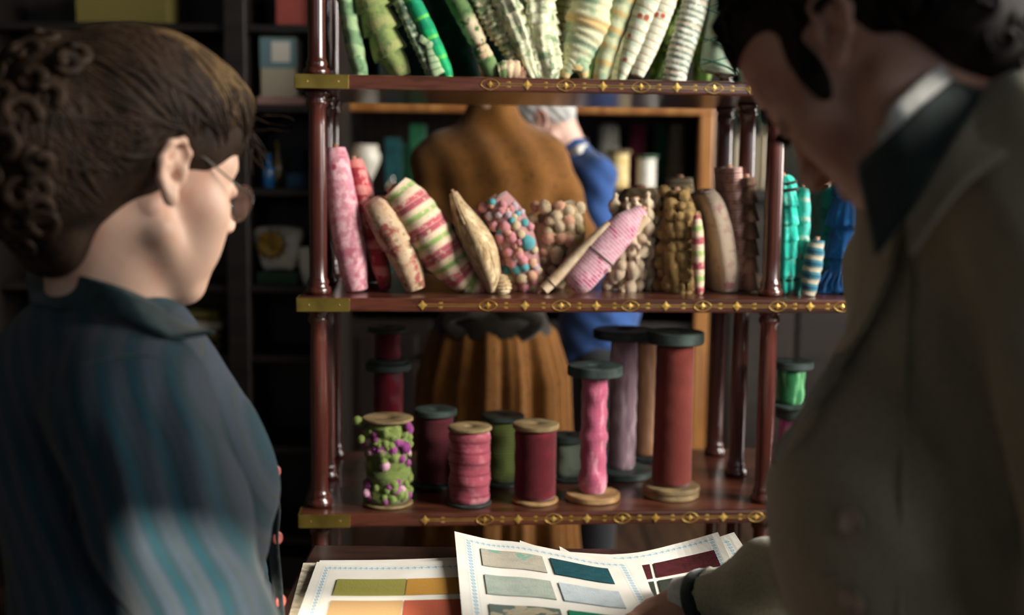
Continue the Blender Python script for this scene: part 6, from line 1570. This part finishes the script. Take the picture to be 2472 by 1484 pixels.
jar('vase', 'white porcelain vase on the cabinet shelf left of the mustard dress', 'vase', 880, 352, 78, zs_, YC_ + .10, [(.2, 0), (.42, 0), (.42, .05), (.34, .1), (.6, .3), (.95, .6), (1, .75), (.85, .92), (.8, 1), (.7, 1), (.72, .9), (.3, .8)], PORC, extra=rim)
def book(label, cx, y0, w, Y, D, m):
    a, b = at(cx - w / 2, y0, Y), at(cx + w / 2, y0, Y); c = Vector(((a.x + b.x) / 2, Y + D / 2, zs_ + .0005)); r = root('book', c, label, 'book'); h = a.z - zs_
    MB().box((c.x, c.y + .004, zs_ + h / 2), (b.x - a.x - .006, D - .006, h - .008)).build('page_block', CARD['cream'], r, smooth=False)
    m_ = MB(); m_.box((a.x + .0015, c.y, zs_ + h / 2 + .0005), (.003, D, h)); m_.box((b.x - .0015, c.y, zs_ + h / 2 + .0005), (.003, D, h)); m_.box((c.x, Y + .0015, zs_ + h / 2 + .0005), (b.x - a.x, .004, h)); m_.build('cover', m, r, smooth=False, bevel=.001)
book('teal book upright on the cabinet shelf beside the white vase', 948, 332, 36, YC_ + .14, .16, COLS_['teal_book_cloth'])
book('green book upright by the mustard dress\'s left shoulder', 1006, 300, 34, YC_ + .14, .16, COLS_['green_book_cloth'])
book('second teal book between the teal and green books', 976, 345, 22, YC_ + .15, .16, COLS_['forest_thread'])
SILV = plain('polished_silver', '#e8e8e4', .06, 1.0, None, 30, 0, .5)
jar('glint_bell', 'small polished silver hand bell on the cabinet shelf, a bright glint', 'bell', 948, 425, 34, zs_, YC_ + .06, [(.2, 0), (1, 0), (.95, .08), (.7, .3), (.6, .5), (.25, .6), (.2, .75), (.3, .82), (.32, .92), (.2, 1), (.05, 1)], SILV)  # bell added only to catch a small highlight
for i, (cx, k) in enumerate(((884, 'wine_thread'), (932, 'forest_thread'), (982, 'taupe_thread'), (1440, 'teal_book_cloth'), (1500, 'wine_thread'), (1560, 'taupe_thread'), (1620, 'forest_thread'))):
    bobbin(('wine red', 'dark green', 'taupe', 'deep teal', 'wine red', 'taupe', 'dark green')[i] + ' spool on the lower cabinet shelf, number %s from the left' % ('one', 'two', 'three', 'four', 'five', 'six', 'seven')[i], cx, 610, 48, YC_ + .2, COLS_[k], FLANGE_D, zs=zb_)
# pale curtains with a green valance at the far right
CURT = fabric('ivory_curtain', '#cfc7b4', ('noise', '#c0b7a2', 12, .45, .7)); VAL = fabric('green_valance', '#23382e', ('noise', '#1b2c24', 14, .45, .7))
Yq = 5.0
cr_ = root('curtain', Vector((at(1900, 500, Yq).x, Yq, 0)), 'pale ivory curtain hanging in folds under a green valance at the back right', 'curtain')
xa_, xb_ = at(1742, 400, Yq).x, at(2090, 400, Yq).x; n = 60
for pa, pb in ((1742, 1852), (1950, 2085)):
  a_, b_ = at(pa, 400, Yq).x, at(pb, 400, Yq).x
  for nm, m, z0f, z1f, yo, amp in (('drape', CURT, lambda t: .02, lambda t: 2.45, 0, .03), ('valance', VAL, lambda t: at(1750, 330 - 40 * math.sin(t * 9 * PI) ** 2, Yq).z, lambda t: 2.6, -.06, .02)):
      rows = []
      for j in range(6):
          rows.append([(a_ + (b_ - a_) * i / n, Yq + yo + amp * math.sin(i * .55) + .3 * amp * math.sin(i * 1.3 + j * .3), z1f(i / n) * (1 - j / 5) + z0f(i / n) * (j / 5)) for i in range(n + 1)])
      MB().sheet(np.array(rows), .003, (0, -1, 0)).build(nm, m, cr_)
MB().tube([(xa_ - .1, Yq, 2.63), (xb_ + .1, Yq, 2.63)], .018, 12).build('curtain_pole', BRASS, cr_)

xa2, xb2 = at(1726, 400, 4.6).x, at(2300, 400, 4.6).x; zc2 = at(1800, 458, 4.6).z
ct = root('shop_counter', Vector(((xa2 + xb2) / 2, 4.6, 0)), 'dark wooden shop counter in front of the pale curtains at the back right', 'counter')
MB().box(((xa2 + xb2) / 2, 4.72, zc2 - .02), (xb2 - xa2, .3, .04)).build('counter_top', EBON, ct, smooth=False, bevel=.005)
MB().box(((xa2 + xb2) / 2, 4.74, (zc2 - .04) / 2), (xb2 - xa2 - .04, .22, zc2 - .04)).build('counter_front', PANEL, ct, smooth=False)
for i in range(3):
    w = (xb2 - xa2 - .1) / 3; MB().box((xa2 + .05 + w * (i + .5), 4.625, zc2 / 2), (w - .06, .016, zc2 - .3)).build('panel', EBON, ct, smooth=False, bevel=.004)
